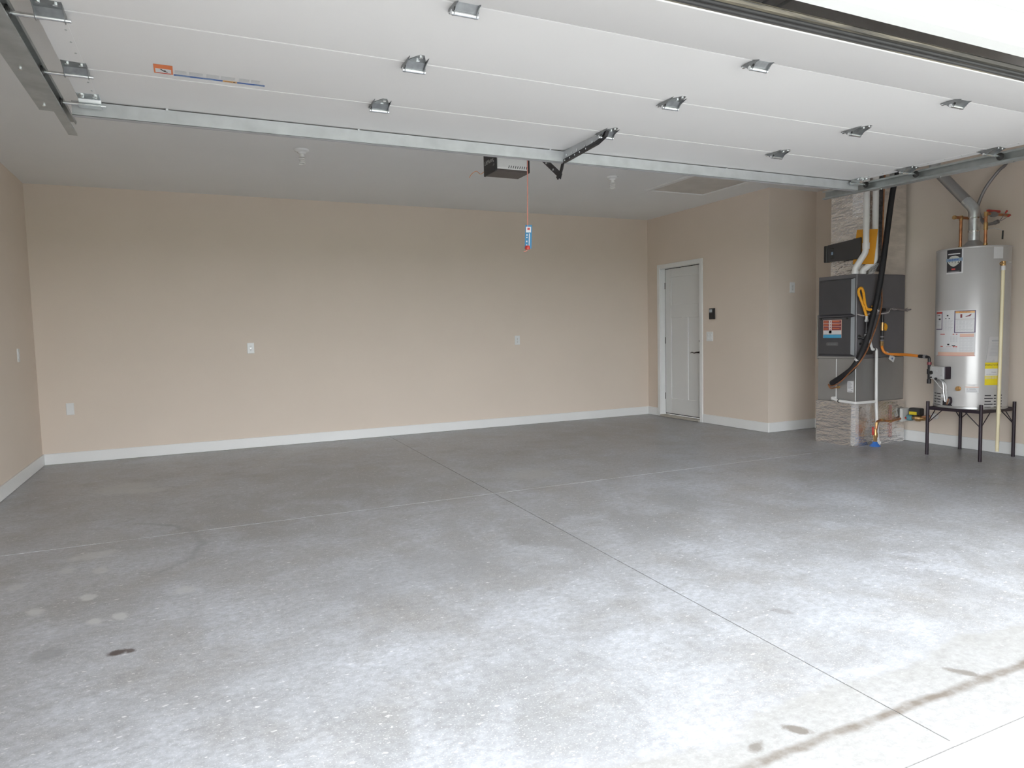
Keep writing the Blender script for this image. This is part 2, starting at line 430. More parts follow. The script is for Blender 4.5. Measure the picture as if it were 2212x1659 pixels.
OX0, OX1 = 0.93, 5.90
mb = MB().box(0, OX0, YF0, YF1, 0, H).box(OX1, RX, YF0, YF1, 0, H).box(OX0, OX1, YF0, YF1, ZO + 0.02, H)
struct('wall_front', mb, M['wall'])
B, T = 0.112, 0.014
def skirting(name, segs):
    mb = MB()
    for (x0, x1, y0, y1) in segs: mb.box(x0, x1, y0, y1, 0.002, B, bev=0.003)
    struct(name, mb, M['trim'])
skirting('baseboard_left', [(0, T, YF0, 0)])
skirting('baseboard_back', [(T, W - T, -T, 0)])
skirting('baseboard_entry', [(W - T, W, DY0 + 0.058, 0), (W - T, W, -E1 - T, DY1 - 0.058)])
skirting('baseboard_jog', [(W, RX - T, -E1 - T, -E1)])
skirting('baseboard_right', [(RX - T, RX, YF0, -E1)])
# white jamb, stop strip and outer moulding round the opening
mb = MB().box(OX0, OX1, YF0, YF1, ZO, ZO + 0.02).box(OX0, OX0 + 0.02, YF0, YF1, 0, ZO).box(OX1 - 0.02, OX1, YF0, YF1, 0, ZO)
struct('trim_1', mb, M['trim'])
struct('trim_2', MB().box(OX0 + 0.02, OX1 - 0.02, YF0 + 0.004, YF0 - 0.055, ZO - 0.014, ZO, bev=0.004), M['trim'])
mb = MB().box(OX0 - 0.09, OX1 + 0.09, YF1 - 0.035, YF1, ZO, ZO + 0.10, bev=0.006)
mb.box(OX0 - 0.09, OX0, YF1 - 0.035, YF1, 0, ZO, bev=0.006).box(OX1, OX1 + 0.09, YF1 - 0.035, YF1, 0, ZO, bev=0.006)
struct('trim_3', mb, M['trim'])
sd = thing('exterior_siding', (XC, YF1, ZO + .1), kind='structure')
for k in range(7):
    z = ZO + 0.10 + k * 0.105
    MB().prism([(-0.12, YF1, z), (-0.12, YF1 - 0.022, z), (-0.12, YF1 - 0.006, z + 0.105), (-0.12, YF1, z + 0.105)], (RX + 0.24, 0, 0)).build('siding_board', M['siding'], sd)

struct('added_eave', MB().box(-0.5, RX + 0.5, YF1 - 1.05, YF1, 2.68, 2.71).box(-0.5, RX + 0.5, YF1 - 1.10, YF1 - 1.05, 2.62, 2.86).box(-0.5, RX + 0.5, YF1 - 1.10, 0.12, H + 0.122, H + 0.16), M['siding'])  # unseen overhang, added to keep some sky light off the front floor

# interior door in the entry wall
LX = W + 0.075                                # face of the door leaf
dr = thing('door_1', (W, 0.5 * (DY0 + DY1), 0), kind='structure')
cw = 0.057
for (y0, y1) in ((DY0, DY0 + cw), (DY1 - cw, DY1)):
    MB().box(W - 0.016, W, y0, y1, 0.001, DZ + cw, bev=0.004).build('side_casing', M['trim'], dr)
MB().box(W - 0.016, W, DY0 - 0.0005, DY1 + 0.0005, DZ, DZ + cw, bev=0.004).build('head_casing', M['trim'], dr)
mb = MB().box(W, W + 0.12, DY0, DY0 + 0.019, 0.02, DZ).box(W, W + 0.12, DY1 - 0.019, DY1, 0.02, DZ).box(W, W + 0.12, DY1 - .019, DY0 + .019, DZ, DZ + 0.019)
mb.build('jamb', M['trim'], dr)
mb = MB().box(LX + 0.004, LX + 0.03, DY0, DY0 - 0.008, 0.03, DZ).box(LX + 0.004, LX + 0.03, DY1, DY1 + 0.008, 0.03, DZ).box(LX + 0.004, LX + .03, DY1, DY0, DZ - 0.008, DZ).box(LX + 0.004, LX + .03, DY1, DY0, 0.031, 0.042)
mb.build('weatherstrip', M['gasket'], dr)
a, b_ = DY0 - 0.008, DY1 + 0.008
z0, z1 = 0.043, DZ - 0.008
p = [-0.425, -0.652, -0.775, -0.985]
mb = MB().box(LX + 0.010, LX + 0.042, b_, a, z0, z1)
bv = 0.003
mb.box(LX, LX + 0.012, p[0], a, z0, z1, bev=bv).box(LX, LX + 0.012, b_, p[3], z0, z1, bev=bv)
for (za, zb) in ((z0, 0.255), (1.356, 1.532), (1.905, z1)): mb.box(LX, LX + 0.012, p[3], p[0], za, zb, bev=bv)
mb.box(LX, LX + 0.012, p[2], p[1], 0.255, 1.356, bev=bv)
leaf = mb.build('door_leaf', M['doorpaint'], dr)
lv = MB().lathe([(0.0, -0.012), (0.024, -0.012), (0.027, -0.006), (0.027, 0)], (LX, -1.03, 0.895), 20, 'x')
lv.tube(spline([(LX - 0.012, -1.03, .895), (LX - 0.05, -1.028, .895), (LX - 0.055, -1.0, .894), (LX - 0.056, -0.96, .887), (LX - 0.054, -0.92, .896), (LX - 0.05, -0.885, .886)]), 0.009, 8,
        radii=[.011 - .006 * i / 40 for i in range(41)])
lv.build('lever_handle', M['bronze'], dr)
MB().lathe([(0.0, -0.02), (0.018, -0.02), (0.024, -0.008), (0.024, 0)], (LX, -1.035, 1.04), 20, 'x').box(LX - .03, LX - .018, -1.038, -1.032, 1.025, 1.055).build('deadbolt', M['bronze'], dr)
MB().box(W + 0.02, W + 0.06, DY1, DY1 + 0.002, 0.86, 0.93).build('strike_plate', M['galv'], dr)
MB().box(W - 0.03, W + 0.12, DY1, DY0, 0.001, 0.026, bev=0.005).build('threshold', M['sill'], dr)
for z in (0.28, 1.05, 1.80): MB().box(LX - .004, LX + .004, DY0 - .006, DY0 - .0005, z - .045, z + .045).build('door_hinge', M['bronze'], dr)

# ------------------------------------------------------------------ wall plates and controls
def fx(x0):   # surface facing -x at x0: u runs to the right (-y), v up, w out
    return lambda u, v, w: Vector((x0 - w, -u, v))
def fy(y0):   # surface facing -y
    return lambda u, v, w: Vector((u, y0 - w, v))
def fxp(x0):  # surface facing +x
    return lambda u, v, w: Vector((x0 + w, u, v))
def bevel_plate(f, u, v, wd, ht, th=0.006):
    mb = MB(); i = 0.004
    pts = lambda k, w: [f(u + sx * (wd / 2 - k), v + sy * (ht / 2 - k), w) for sx, sy in ((-1, -1), (1, -1), (1, 1), (-1, 1))]
    mb.poly(pts(0, 0) + pts(0, th * .5) + pts(i, th), [(0, 1, 5, 4), (1, 2, 6, 5), (2, 3, 7, 6), (3, 0, 4, 7), (4, 5, 9, 8), (5, 6, 10, 9), (6, 7, 11, 10), (7, 4, 8, 11), (8, 9, 10, 11), (3, 2, 1, 0)])
    return mb
def outlet(f, u, v, label, wd=0.072, ht=0.117):
    o = thing('outlet', f(u, v, 0), label, 'outlet', 'duplex outlets on the garage walls')
    bevel_plate(f, u, v, wd, ht).build('cover_plate', M['plate'], o)
    for s in (-1, 1):
        r = MB(); n = 14; cv = v + s * 0.0195
        pr = [(u + 0.0165 * math.cos(2 * PI * k / n), cv + max(-.0125, min(.0125, 0.0165 * math.sin(2 * PI * k / n)))) for k in range(n)]
        r.poly([f(a, b, w) for w in (0.005, 0.0085) for a, b in pr], [tuple(range(n, 2 * n))] + [(i, (i + 1) % n, n + (i + 1) % n, n + i) for i in range(n)])
        rc = r.build('receptacle', M['plate'], o)
        sl = MB()
        for du in (-.006, .006): sl.sheet(f, u + du - .0012, cv - .001, u + du + .0012, cv + .007, .0085, .0088)
        sl.sheet(f, u - .003, cv - .010, u + .003, cv - .004, .0085, .0088)
        sl.build('slots', M['socket'], rc)
    sm = MB().sheet(f, u - .003, v - .003, u + .003, v + .003, .006, .0072); sm.build('screw', M['zinc'], o)
    return o
outlet(fy(0), 1.972, 1.10, 'white duplex outlet on the left half of the back wall')
outlet(fy(0), 5.213, 1.108, 'white duplex outlet on the right half of the back wall')
outlet(fxp(0), -0.72, 1.102, 'white outlet on the left side wall near the corner')
outlet(fy(-E1), 7.634, 1.641, 'white outlet high on the short wall beside the furnace', 0.074, 0.12)
o = thing('blank_plate', (0.257, 0, 0.545), 'blank white cover plate low on the back wall by left corner', 'wall plate')
bevel_plate(fy(0), 0.257, 0.545, 0.068, 0.118).build('cover_plate', M['plate'], o)
for dz in (-.042, .042): MB().sheet(fy(0), .254, .545 + dz - .003, .26, .545 + dz + .003, .006, .0072).build('screw', M['plate'], o)
f = fx(W)
o = thing('light_switch', (W, -1.284, 1.10), 'white double rocker light switch beside the interior door', 'switch')
bevel_plate(f, 1.284, 1.10, 0.116, 0.117).build('cover_plate', M['plate'], o)
for du in (-.023, .023):
    MB().prism([f(1.284 + du - .016, 1.10 - .033, .006), f(1.284 + du - .016, 1.10 - .033, .011), f(1.284 + du - .016, 1.10, .008), f(1.284 + du - .016, 1.10 + .033, .012), f(1.284 + du - .016, 1.10 + .033, .006)], (0, -.032, 0)).build('rocker', M['plate'], o)
o = thing('door_control_panel', (W, -1.339, 1.38), 'black wall control with small grey display above light switch', 'control')
MB().box(W - 0.022, W, -1.385, -1.293, 1.312, 1.448, bev=0.006, seg=2).build('housing', M['blackplastic'], o)
MB().sheet(f, 1.303, 1.398, 1.352, 1.436, .022, .024).build('display', M['screen'], o)
MB().box(W - 0.026, W - 0.022, -1.352, -1.303, 1.330, 1.388, bev=0.002).build('push_button', M['blackmetal'], o)
MB().sheet(f, 1.362, 1.33, 1.376, 1.43, .022, .0235).build('side_key', M['blackmetal'], o)

# ------------------------------------------------------------------ ceiling fixtures
def lampholder(x, y, label):
    o = thing('ceiling_lampholder', (x, y, H), label, 'light fixture', 'bare bulb holders on the ceiling')
    MB().lathe([(0.0, -0.035), (0.028, -0.035), (0.034, -0.022), (0.056, -0.012), (0.06, 0)], (x, y, H), 24).build('base', M['plate'], o)
    b = MB().lathe([(0.0, -.062), (0.019, -.06), (0.021, -.045), (0.021, -.035)], (x, y, H), 16)
    hel = []
    for k in range(73):
        t = k / 72; a = t * 2 * PI * 3.5
        hel.append((x + .021 * math.cos(a), y + .021 * math.sin(a), H - .064 - .052 * t))
    b.tube(hel, 0.0055, 6)
    b.build('spiral_bulb', M['bulb'], o)
lampholder(2.293, -2.09, 'white bulb holder on the ceiling left of opener')
lampholder(5.31, -2.11, 'white bulb holder on the ceiling beside attic hatch')
o = thing('attic_hatch', (6.41, -2.3, H), 'rectangular attic access hatch framed in white on the ceiling', 'hatch')
hx0, hx1, hy0, hy1 = 6.0, 6.83, -1.69, -3.05
MB().box(hx0 + .05, hx1 - .05, hy1 + .05, hy0 - .05, H - .008, H).build('hatch_panel', mat('primed_hatch_board', (0.60, 0.57, 0.53, 1), .7), o)
for (x0, x1, y0, y1) in ((hx0, hx0 + .05, hy1, hy0), (hx1 - .05, hx1, hy1, hy0)):
    MB().box(x0, x1, y0, y1, H - 0.020, H, bev=0.003).build('frame_board', M['trim'], o)
for (y0, y1) in ((hy0 - .05, hy0), (hy1, hy1 + .05)):
    MB().box(hx0 + .05, hx1 - .05, y0, y1, H - 0.020, H, bev=0.003).build('frame_board', M['trim'], o)

# ------------------------------------------------------------------ overhead garage door (open)
gd = thing('garage_door', (XC, -5.45, 2.2), 'white sectional garage door raised flat under the ceiling', 'garage door')
ZS = [(-4.396, 2.234), (-4.930, 2.2245), (-5.462, 2.2135), (-5.995, 2.197), (-6.506, 2.047)]
TH = 0.046
frames = []
for i in range(4):
    (ya, za), (yb_, zb) = ZS[i], ZS[i + 1]
    d = Vector((0, yb_ - ya, zb - za)); L_ = d.length; d.normalize()
    n = Vector((1, 0, 0)).cross(d)
    if n.z < 0: n = -n                        # n points up, away from the room
    frames.append((Vector((0, ya, za)), d, n, L_))
    P = lambda t, h, i=i: frames[i][0] + frames[i][1] * t + frames[i][2] * h
    e = 0.0015
    prof = [P(e, 0.004), P(e + .004, 0), P(L_ - 0.012, 0), P(L_ - 0.009, -0.0013), P(L_ - e - .001, -0.0013), P(L_ - e, -0.001), P(L_ - e, TH), P(e, TH)] if i < 3 else \
           [P(e, 0.004), P(e + .004, 0), P(L_ - 0.010, 0), P(L_ - .007, -.0015), P(L_ - .003, -.0015), P(L_, 0), P(L_, TH), P(e, TH)]
    mb = MB(); mb.prism([q + Vector((DX0, 0, 0)) for q in prof], (DX1 - DX0, 0, 0))
    mb.build('door_panel', M['overhead'], gd)
    for (x0, x1) in ((DX0 - .001, DX0 + 0.075), (DX1 - 0.075, DX1 + .001)):   # end stiles
        q = [P(.006, -.0012), P(L_ - .014, -.0012), P(L_ - .014, 0.0), P(.006, 0.0)]
        st = MB().prism([r + Vector((x0, 0, 0)) for r in q], (x1 - x0, 0, 0)).build('end_stile', M['overhead'], gd)
        rv = MB()
        for k in range(3):
            c_ = P(L_ * (.3 + .2 * k), -.0012) + Vector((x1 - .012 if x0 < 2 else x0 + .012, 0, 0))
            rv.cyl(c_, c_ - n * .002, .004, 6)
        rv.build('rivets', M['track'], st)
# bottom seal along the leading edge
o_, d, n, L_ = frames[3]
P = lambda t, h: o_ + d * t + n * h
mb = MB().prism([q + Vector((DX0 + .004, 0, 0)) for q in (P(L_, .002), P(L_ + .006, .002), P(L_ + .006, .046), P(L_, .046))], (DX1 - DX0 - .008, 0, 0))
mb.build('seal_retainer', M['dirtyseal'], gd)
for h in (.009, .021):
    MB().tube([P(L_ + .008, h) + Vector((DX0 + .004, 0, 0)), P(L_ + .008, h) + Vector((DX1 - .004, 0, 0))], .0055, 8).build('bottom_seal', M['blackrubber'], gd)
MB().prism([q + Vector((DX0 + .004, 0, 0)) for q in (P(L_ + .004, .034), P(L_ + .016, .030), P(L_ + .018, .040), P(L_ + .004, .046))], (DX1 - DX0 - .008, 0, 0)).build('seal_lip', M['dirtyseal'], gd)
# strut across the rear section
YS = -4.512
mb = MB().box(DX0 - .03, DX1 + .02, YS, YS + .003, 2.165, 2.226).box(DX0 - .03, DX1 + .02, YS, YS + .03, 2.164, 2.167).box(DX0 - .03, DX1 + .02, YS + .027, YS + .03, 2.167, 2.232)
st = mb.build('strut', M['galv_plate'], gd)
for x in (1.35, 2.21, 3.30, 4.60, 5.55):
    MB().cyl((x, YS - .002, 2.226), (x, YS - .008, 2.226), .006, 6).build('bolt', M['zinc'], st)
def bolt_at(mb, x, y, z, up=0.006, r=0.0075):
    return mb.cyl((x, y, z), (x, y, z - up), r, 6)
def make_hinge(x, y, z, parent, wide=1.0):
    h = Vector((x, y, z)); w = 0.038 * wide
    mb = MB()
    # front leaf: trapezoid narrowing away from the seam, folded down to the barrel
    A = [(-w * .12, -.086, -.001), (w * .34, -.084, -.001), (w, -.020, -.0025), (w, .006, -.022), (-w, .006, -.022), (-w, -.020, -.0025)]
    mb.prism([h + Vector(q) for q in A[:3] + [A[5]]], (0, 0, -.0025))
    mb.prism([h + Vector(q) for q in (A[5], A[2], A[3], A[4])], (0, .0015, -.0022))
    # rear leaf with two lugs
    for sx in (-1, 1):
        mb.prism([h + Vector(q) for q in ((sx * w, .016, -.020), (sx * w * .45, .016, -.020), (sx * w * .5, .038, -.0025), (sx * w * .62, .066, -.001), (sx * w * .9, .066, -.001), (sx * w, .038, -.0025))], (0, 0, -.0025))
    # side webs
    for sx in (-1, 1):
        x0 = sx * w
        mb.prism([h + Vector(q) for q in ((x0, -.066, -.001), (x0, -.020, -.014), (x0, .004, -.033), (x0, .018, -.033), (x0, .036, -.014), (x0, .050, -.001))], (-sx * .0025, 0, 0))
    hg = mb.build('hinge', M['hingesteel'], parent, origin=h)
    MB().cyl(h + Vector((-w - .006, .011, -.026)), h + Vector((w + .006, .011, -.026)), .0085, 12).build('hinge_pin', M['zinc'], hg)
    for (bx, by) in ((w * .1, -.070), (0, -.042), (-w * .75, .056), (w * .75, .056)):
        bolt_at(MB(), *(h + Vector((bx, by, -.003)))).build('bolt', M['zinc'], hg)
    for sx in (-1, 1):
        MB().cyl(h + Vector((sx * w, -.004, -.020)), h + Vector((sx * (w + .0012), -.004, -.020)), .0055, 8).build('web_hole', M['blackplastic'], hg)
    return hg
h0 = None
for (y, z) in ZS[1:4]:
    for q in (.25, .5, .75):
        x = DX0 + q * (DX1 - DX0)
        if h0 is None: h0 = make_hinge(x, y, z, gd)
        else:
            c = copy_tree(h0, gd); c.location = Vector((x, y, z)) - LOC[gd]
# end hinges with rollers running in the tracks
def end_roller(x, y, z, s, parent):
    h = Vector((x, y, z)); w = .040
    mb = MB()
    mb.prism([h + Vector(q) for q in ((-w, -.07, -.001), (w, -.06, -.001), (w, -.015, -.003), (-w, -.015, -.003))], (0, 0, -.003))
    mb.prism([h + Vector(q) for q in ((-w, -.015, -.003), (w, -.015, -.003), (w, .006, -.022), (-w, .006, -.022))], (0, .002, -.0025))
    mb.prism([h + Vector(q) for q in ((-w, .014, -.022), (w, .014, -.022), (w, .06, -.001), (-w, .06, -.001))], (0, .002, -.0025))
    for sx in (-1, 1):
        mb.prism([h + Vector((sx * w, a, b)) for a, b in ((-.062, -.001), (-.01, -.022), (.004, -.036), (.02, -.036), (.05, -.001))], (-sx * .0025, 0, 0))
    hg = mb.build('end_hinge', M['hingesteel'], parent, origin=h)
    MB().cyl(h + Vector((-s * .055, .011, -.027)), h + Vector((s * .105, .011, -.027)), .0065, 10).build('roller_stem', M['zinc'], hg)
    MB().lathe([(0, -.006), (.010, -.006), (.021, -.004), (.0225, 0), (.021, .004), (.010, .006), (0, .006)], h + Vector((s * .108, .011, -.027)), 18, 'x').build('roller', M['blackplastic'], hg)
    for (bx, by) in ((-.022, -.050), (.022, -.046), (-.022, .044), (.022, .044)):
        bolt_at(MB(), *(h + Vector((bx, by, -.0035)))).build('bolt', M['zinc'], hg)
def top_bracket(x, y, z, s, parent):
    h = Vector((x, y, z)); w = .042
    mb = MB().box(h.x - w, h.x + w, h.y - .045, h.y + .03, h.z - .0035, h.z, bev=.001)
    mb.prism([h + Vector(q) for q in ((-w, .03, 0), (w, .03, 0), (w, .045, -.032), (-w, .045, -.032))], (0, .003, 0))
    mb.box(h.x - w, h.x + w, h.y + .012, h.y + .05, h.z - .036, h.z - .033)
    hg = mb.build('top_bracket', M['galv'], parent, origin=h)
    MB().cyl(h + Vector((-s * .06, .03, -.027)), h + Vector((s * .10, .03, -.027)), .0065, 10).build('roller_stem', M['zinc'], hg)
    MB().lathe([(0, -.006), (.010, -.006), (.021, -.004), (.0225, 0), (.021, .004), (.010, .006), (0, .006)], h + Vector((s * .103, .03, -.027)), 18, 'x').build('roller', M['blackplastic'], hg)
    for bx in (-.024, .024):
        for by in (-.032, -.006):
            bolt_at(MB(), *(h + Vector((bx, by, -.0035))), up=.008, r=.009).build('bolt', M['zinc'], hg)
for s, x in ((-1, DX0 + .042), (1, DX1 - .042)):
    for (y, z) in ZS[1:4]: end_roller(x, y, z, s, gd)
    top_bracket(x, -4.575, 2.2305, s, gd)
# operator bracket on the centre of the top section
mb = MB().prism([(XC - .022, -4.50, 2.229), (XC - .022, -4.50, 2.180), (XC - .022, -4.85, 2.193), (XC - .022, -4.93, 2.205), (XC - .022, -4.95, 2.222)], (.003, 0, 0))
mb.box(XC - .022, XC + .02, -4.93, -4.50, 2.2265, 2.2305)
ob = mb.build('operator_bracket', M['galv_plate'], gd)
q = MB().prism([(XC - .026, -4.47, 2.180), (XC - .026, -4.50, 2.163), (XC - .026, -4.86, 2.176), (XC - .026, -4.945, 2.195), (XC - .026, -4.965, 2.222), (XC - .026, -4.945, 2.226), (XC - .026, -4.925, 2.202), (XC - .026, -4.85, 2.193)], (.020, 0, 0))
q.build('bracket_flange', M['blackmetal'], gd)
for y in (-4.55, -4.61, -4.67, -4.75, -4.83):
    zc = 2.1845 - (y + 4.5) * -.04 + .012
    MB().cyl((XC - .022, y, 2.196), (XC - .029, y, 2.196), .0065, 6).build('bolt', M['zinc'], ob)
for y in (-4.53, -4.585, -4.64, -4.695, -4.76):
    zc = 2.1705 - (y + 4.5) * .034
    MB().cyl((XC - .026, y, zc), (XC - .0275, y, zc), .005, 8).build('bolt', M['zinc'], ob)
# warning strip printed on the third section
SX0, SX1, SYT, SYB = 1.318, 1.722, -5.083, -4.978
f = lambda u, v, w: Vector((u, -(v), 2.2215 + (-v + 5.03) * .0206 - w))   # v up in the photograph runs to the front
lab = MB(); lab.sheet(f, 1.32, 4.985, 1.385, 5.083, 0, .0006)
wl = lab.build('warning_label', M['orangeprint'], gd)
MB().sheet(f, 1.325, 4.997, 1.379, 5.040, .0006, .0010).build('picture_field', M['paper'], wl)
fig = MB().poly and MB()
fig.prism([f(1.340, 5.036, .001), f(1.346, 5.038, .001), f(1.358, 5.018, .001), f(1.368, 5.012, .001), f(1.366, 5.006, .001), f(1.354, 5.010, .001)], (0, 0, -.0003))
fig.prism([f(1.356, 5.030, .001), f(1.359, 5.032, .001), f(1.361, 5.016, .001), f(1.357, 5.016, .001)], (0, 0, -.0003))
fig.build('figure_print', M['blackprint'], wl)
MB().sheet(f, 1.331, 4.988, 1.378, 4.996, .0006, .0010).build('red_bar', M['redprint'], wl)
ba = MB(); ba.sheet(f, 1.387, 4.978, 1.563, 4.992, 0, .0006).sheet(f, 1.617, 4.978, 1.722, 4.992, 0, .0006)
bs = ba.build('blue_strip', M['blueprint'], gd)
tx = MB()
for (u, s_) in ((1.42, .05), (1.51, .04), (1.70, .035)): tx.sheet(f, u - s_ / 2, 4.982, u + s_ / 2, 4.988, .0006, .0009)
tx.build('pale_lettering', M['bannerprint'], bs)
yp = MB().sheet(f, 1.564, 4.976, 1.616, 4.993, 0, .0006).build('amber_strip', M['amberprint'], gd)
MB().sheet(f, 1.570, 4.983, 1.598, 4.986, .0006, .0009).sheet(f, 1.602, 4.981, 1.610, 4.988, .0006, .0009).build('lettering', M['blackprint'], yp)
tb = MB()
for (u0, u1) in ((1.392, 1.432), (1.442, 1.490), (1.503, 1.548), (1.556, 1.607), (1.622, 1.660), (1.668, 1.700)):
    for k in range(7): tb.sheet(f, u0, 5.003 + k * .0055, u1 - (.006 if k == 0 else 0), 5.006 + k * .0055, 0, .0004)
tb.build('text_block', mat('pale_grey_print', (0.56, 0.56, 0.57, 1), 0.5), gd)

# ------------------------------------------------------------------ tracks
def door_track(xw, s, label):
    """xw: x of the channel web, s: +1 right track, -1 left track (web on the outer side)"""
    t = thing('door_track', (xw, -5.3, 2.2), label, 'track', 'galvanised tracks of the garage door')
    path = [(-4.165, 2.199), (-6.02, 2.172)]
    for k in range(1, 9):
        a = k / 8 * PI / 2
        path.append((-6.02 - .40 * math.sin(a), 2.172 - .40 * (1 - math.cos(a))))
    path += [(-6.43, 0.05)]
    hh = .032; tk = .0028; dp = .036
    i = -s
    prof = [(xw, -hh), (xw + i * dp, -hh), (xw + i * (dp - .002), -hh + .012), (xw + i * (dp - .006), -hh + .012), (xw + i * (dp - .007), -hh + tk), (xw + i * tk, -hh + tk),
            (xw + i * tk, hh - tk), (xw + i * (dp - .007), hh - tk), (xw + i * (dp - .006), hh - .012), (xw + i * (dp - .002), hh - .012), (xw + i * dp, hh), (xw, hh)]
    MB().sweep(prof, path).build('channel', M['track'], t)
    za = lambda y: 2.199 + (y + 4.165) * .0146
    y0, y1 = -4.53, -6.05
    MB().prism([(xw, y0, za(y0) - .028), (xw + s * .052, y0 - .006, za(y0) - .028), (xw + s * .052, y1, za(y1) - .028), (xw, y1, za(y1) - .028)], (0, 0, .003)).prism(
        [(xw, y0, za(y0) - .028), (xw, y0, za(y0) + .03), (xw, y1, za(y1) + .03), (xw, y1, za(y1) - .028)], (s * .003, 0, 0)).build('support_angle', M['track'], t)
    for y in (-4.62, -5.05, -5.5):
        MB().cyl((xw + s * .022, y, za(y) - .027), (xw + s * .022, y, za(y) - .034), .006, 6).build('bolt', M['zinc'], t)
    if s > 0: MB().box(xw + s * .004, xw + s * .007, -4.735, -4.70, za(-4.7) - .02, H).build('hanger', M['track'], t)
    return t
door_track(0.922, -1, 'galvanised steel track along the left edge of raised door')
door_track(5.912, 1, 'galvanised steel track along the right edge of raised door')

# ------------------------------------------------------------------ opener
op = thing('garage_door_opener', (XC, -3.67, 2.45), 'ceiling door opener with black end panel and light grey cover', 'opener')
x0, x1, y0, y1 = 3.292, 3.545, -3.765, -3.575
MB().box(x0 + .012, x1 - .01, y0, y1, 2.292, 2.44, bev=.012, seg=3).build('cover', M['opener_white'], op)
MB().box(x0 + .004, x1, y0 + .002, y1, 2.278, 2.293, bev=.004).build('base_plate', M['opener_base'], op)
sp = MB().box(x0 - .004, x0 + .010, y0 - .004, y1 + .006, 2.276, 2.445, bev=.004, seg=2).build('side_panel', M['blackplastic'], op)
MB().box(x1 - .010, x1 + .004, y0 + .002, y1, 2.278, 2.44, bev=.004).build('side_panel', M['blackplastic'], op)
f = fx(x0 - .004)
MB().text('LiftMaster', f, 3.664, 2.346, .040, .0006, sx=.92).build('lettering', M['paper'], sp)
mk = MB()
for (u, v, r) in ((3.742, 2.345, .007), (3.748, 2.322, .0055), (3.735, 2.318, .004)):
    n = 10; pr = [(u + r * math.cos(2 * PI * k / n), v + r * math.sin(2 * PI * k / n)) for k in range(n)]
    mk.poly([f(a, b, .0006) for a, b in pr], [tuple(range(n))])
mk.build('indicator_marks', M['greyprint'], sp)
for k in range(9):
    u = 3.385 + k * .0165
    MB().prism([(u, y0 - .0006, 2.300), (u + .005, y0 - .0006, 2.300), (u + .011, y0 - .0006, 2.318), (u + .006, y0 - .0006, 2.318)], (0, .0012, 0)).build('vent_slot', M['blackplastic'], op)
mb = MB().box(XC - .018, XC + .018, YF0 + .01, y0 + .02, 2.400, 2.404).box(XC - .003, XC + .003, YF0 + .01, y0 + .02, 2.366, 2.402).box(XC - .012, XC + .012, YF0 + .01, y0 + .02, 2.362, 2.367)
mb.build('rail', M['galv'], op)
MB().box(XC - .024, XC + .024, -4.20, -3.96, 2.335, 2.372, bev=.004).build('trolley', M['blackplastic'], op)
for x in (x0 + .03, x1 - .03):
    MB().box(x - .015, x + .015, -3.66, -3.657, 2.43, H).box(x - .015, x - .012, -3.66, -3.635, 2.43, H).build('hanger', M['galv'], op)
def strip(a, b, wd, th, x):
    a, b = Vector((x, a[0], a[1])), Vector((x, b[0], b[1])); d = (b - a).normalized(); n = Vector((1, 0, 0)).cross(d)
    return [a - n * wd / 2, a + n * wd / 2, b + n * wd / 2, b - n * wd / 2]
sa = MB().prism(strip((-4.08, 2.355), (-4.455, 2.098), .034, 0, XC - .012), (.005, 0, 0)).build('straight_arm', M['blackmetal'], op)
for t in (.40, .55, .78):
    y, z = -4.08 - .375 * t, 2.355 - .257 * t
    MB().cyl((XC - .012, y, z), (XC - .0185, y, z), .0075, 6).build('bolt', M['zinc'], sa)
ar = [(-4.425, 2.100), (-4.455, 2.110), (-4.475, 2.135), (-4.50, 2.180), (-4.51, 2.195)]
mb = MB()
L1 = [Vector((XC - .019, y - .013, z)) for y, z in ar]; L2 = [Vector((XC - .019, y + .017, z + .004)) for y, z in ar]
mb.prism([Vector((XC - .019, -4.425, 2.085))] + L1[1:] + L2[::-1], (.006, 0, 0))
mb.build('curved_arm', M['blackmetal'], op)
MB().tube(spline([(x0 + .002, y1 + .004, 2.315), (x0 - .01, y1 + .05, 2.305), (x0 - .02, y1 + .10, 2.335), (x0 - .03, y1 + .16, 2.33), (x0 - .035, y1 + .20, 2.31)]), .0018, 5).build('antenna_wire', M['orangeflex'], op)
# emergency release
rc = thing('release_cord', (XC, -3.985, 1.75), 'red emergency release cord with blue tag hanging from opener', 'cord')
MB().tube(spline([(XC + .002, -3.995, 2.337), (XC + .001, -3.991, 2.15), (XC - .001, -3.986, 1.98), (XC, -3.982, 1.87), (XC, -3.979, 1.76)]), .0031, 6).build('cord', M['rope'], rc)
MB().tube(spline([(XC, -3.979, 1.735), (XC - .015, -3.975, 1.722), (XC - .028, -3.972, 1.720)]), .003, 5).build('cord_end', M['rope'], rc)
tm = Matrix.Translation((XC + .002, -3.985, 1.814)) @ Matrix.Rotation(math.radians(-34), 4, 'Z') @ Matrix.Rotation(math.radians(3), 4, 'Y')
tg = MB().box(-.0225, .0225, -.0015, .0015, -.076, .076, bev=.001, mtx=tm).build('tag', mat('tag_blue', (.035, .19, .36, 1), .45), rc)
tf = lambda u, v, w: tm @ Vector((u, -.0015 - w, v))
MB().sheet(tf, -.017, .028, .016, .064, .0002, .0006).build('white_square', M['paper'], tg)
MB().sheet(tf, -.008, .044, .008, .058, .0006, .0010).build('red_mark', M['redprint'], tg)
wt = MB(); wt.sheet(tf, .004, -.064, .009, .022, .0002, .0006)
for (v, s_) in ((.012, .010), (-.004, .006), (-.030, .010), (-.052, .006)): wt.sheet(tf, -.013, v - s_ / 2, -.006, v + s_ / 2, .0002, .0006)
wt.build('white_lettering', M['paper'], tg)
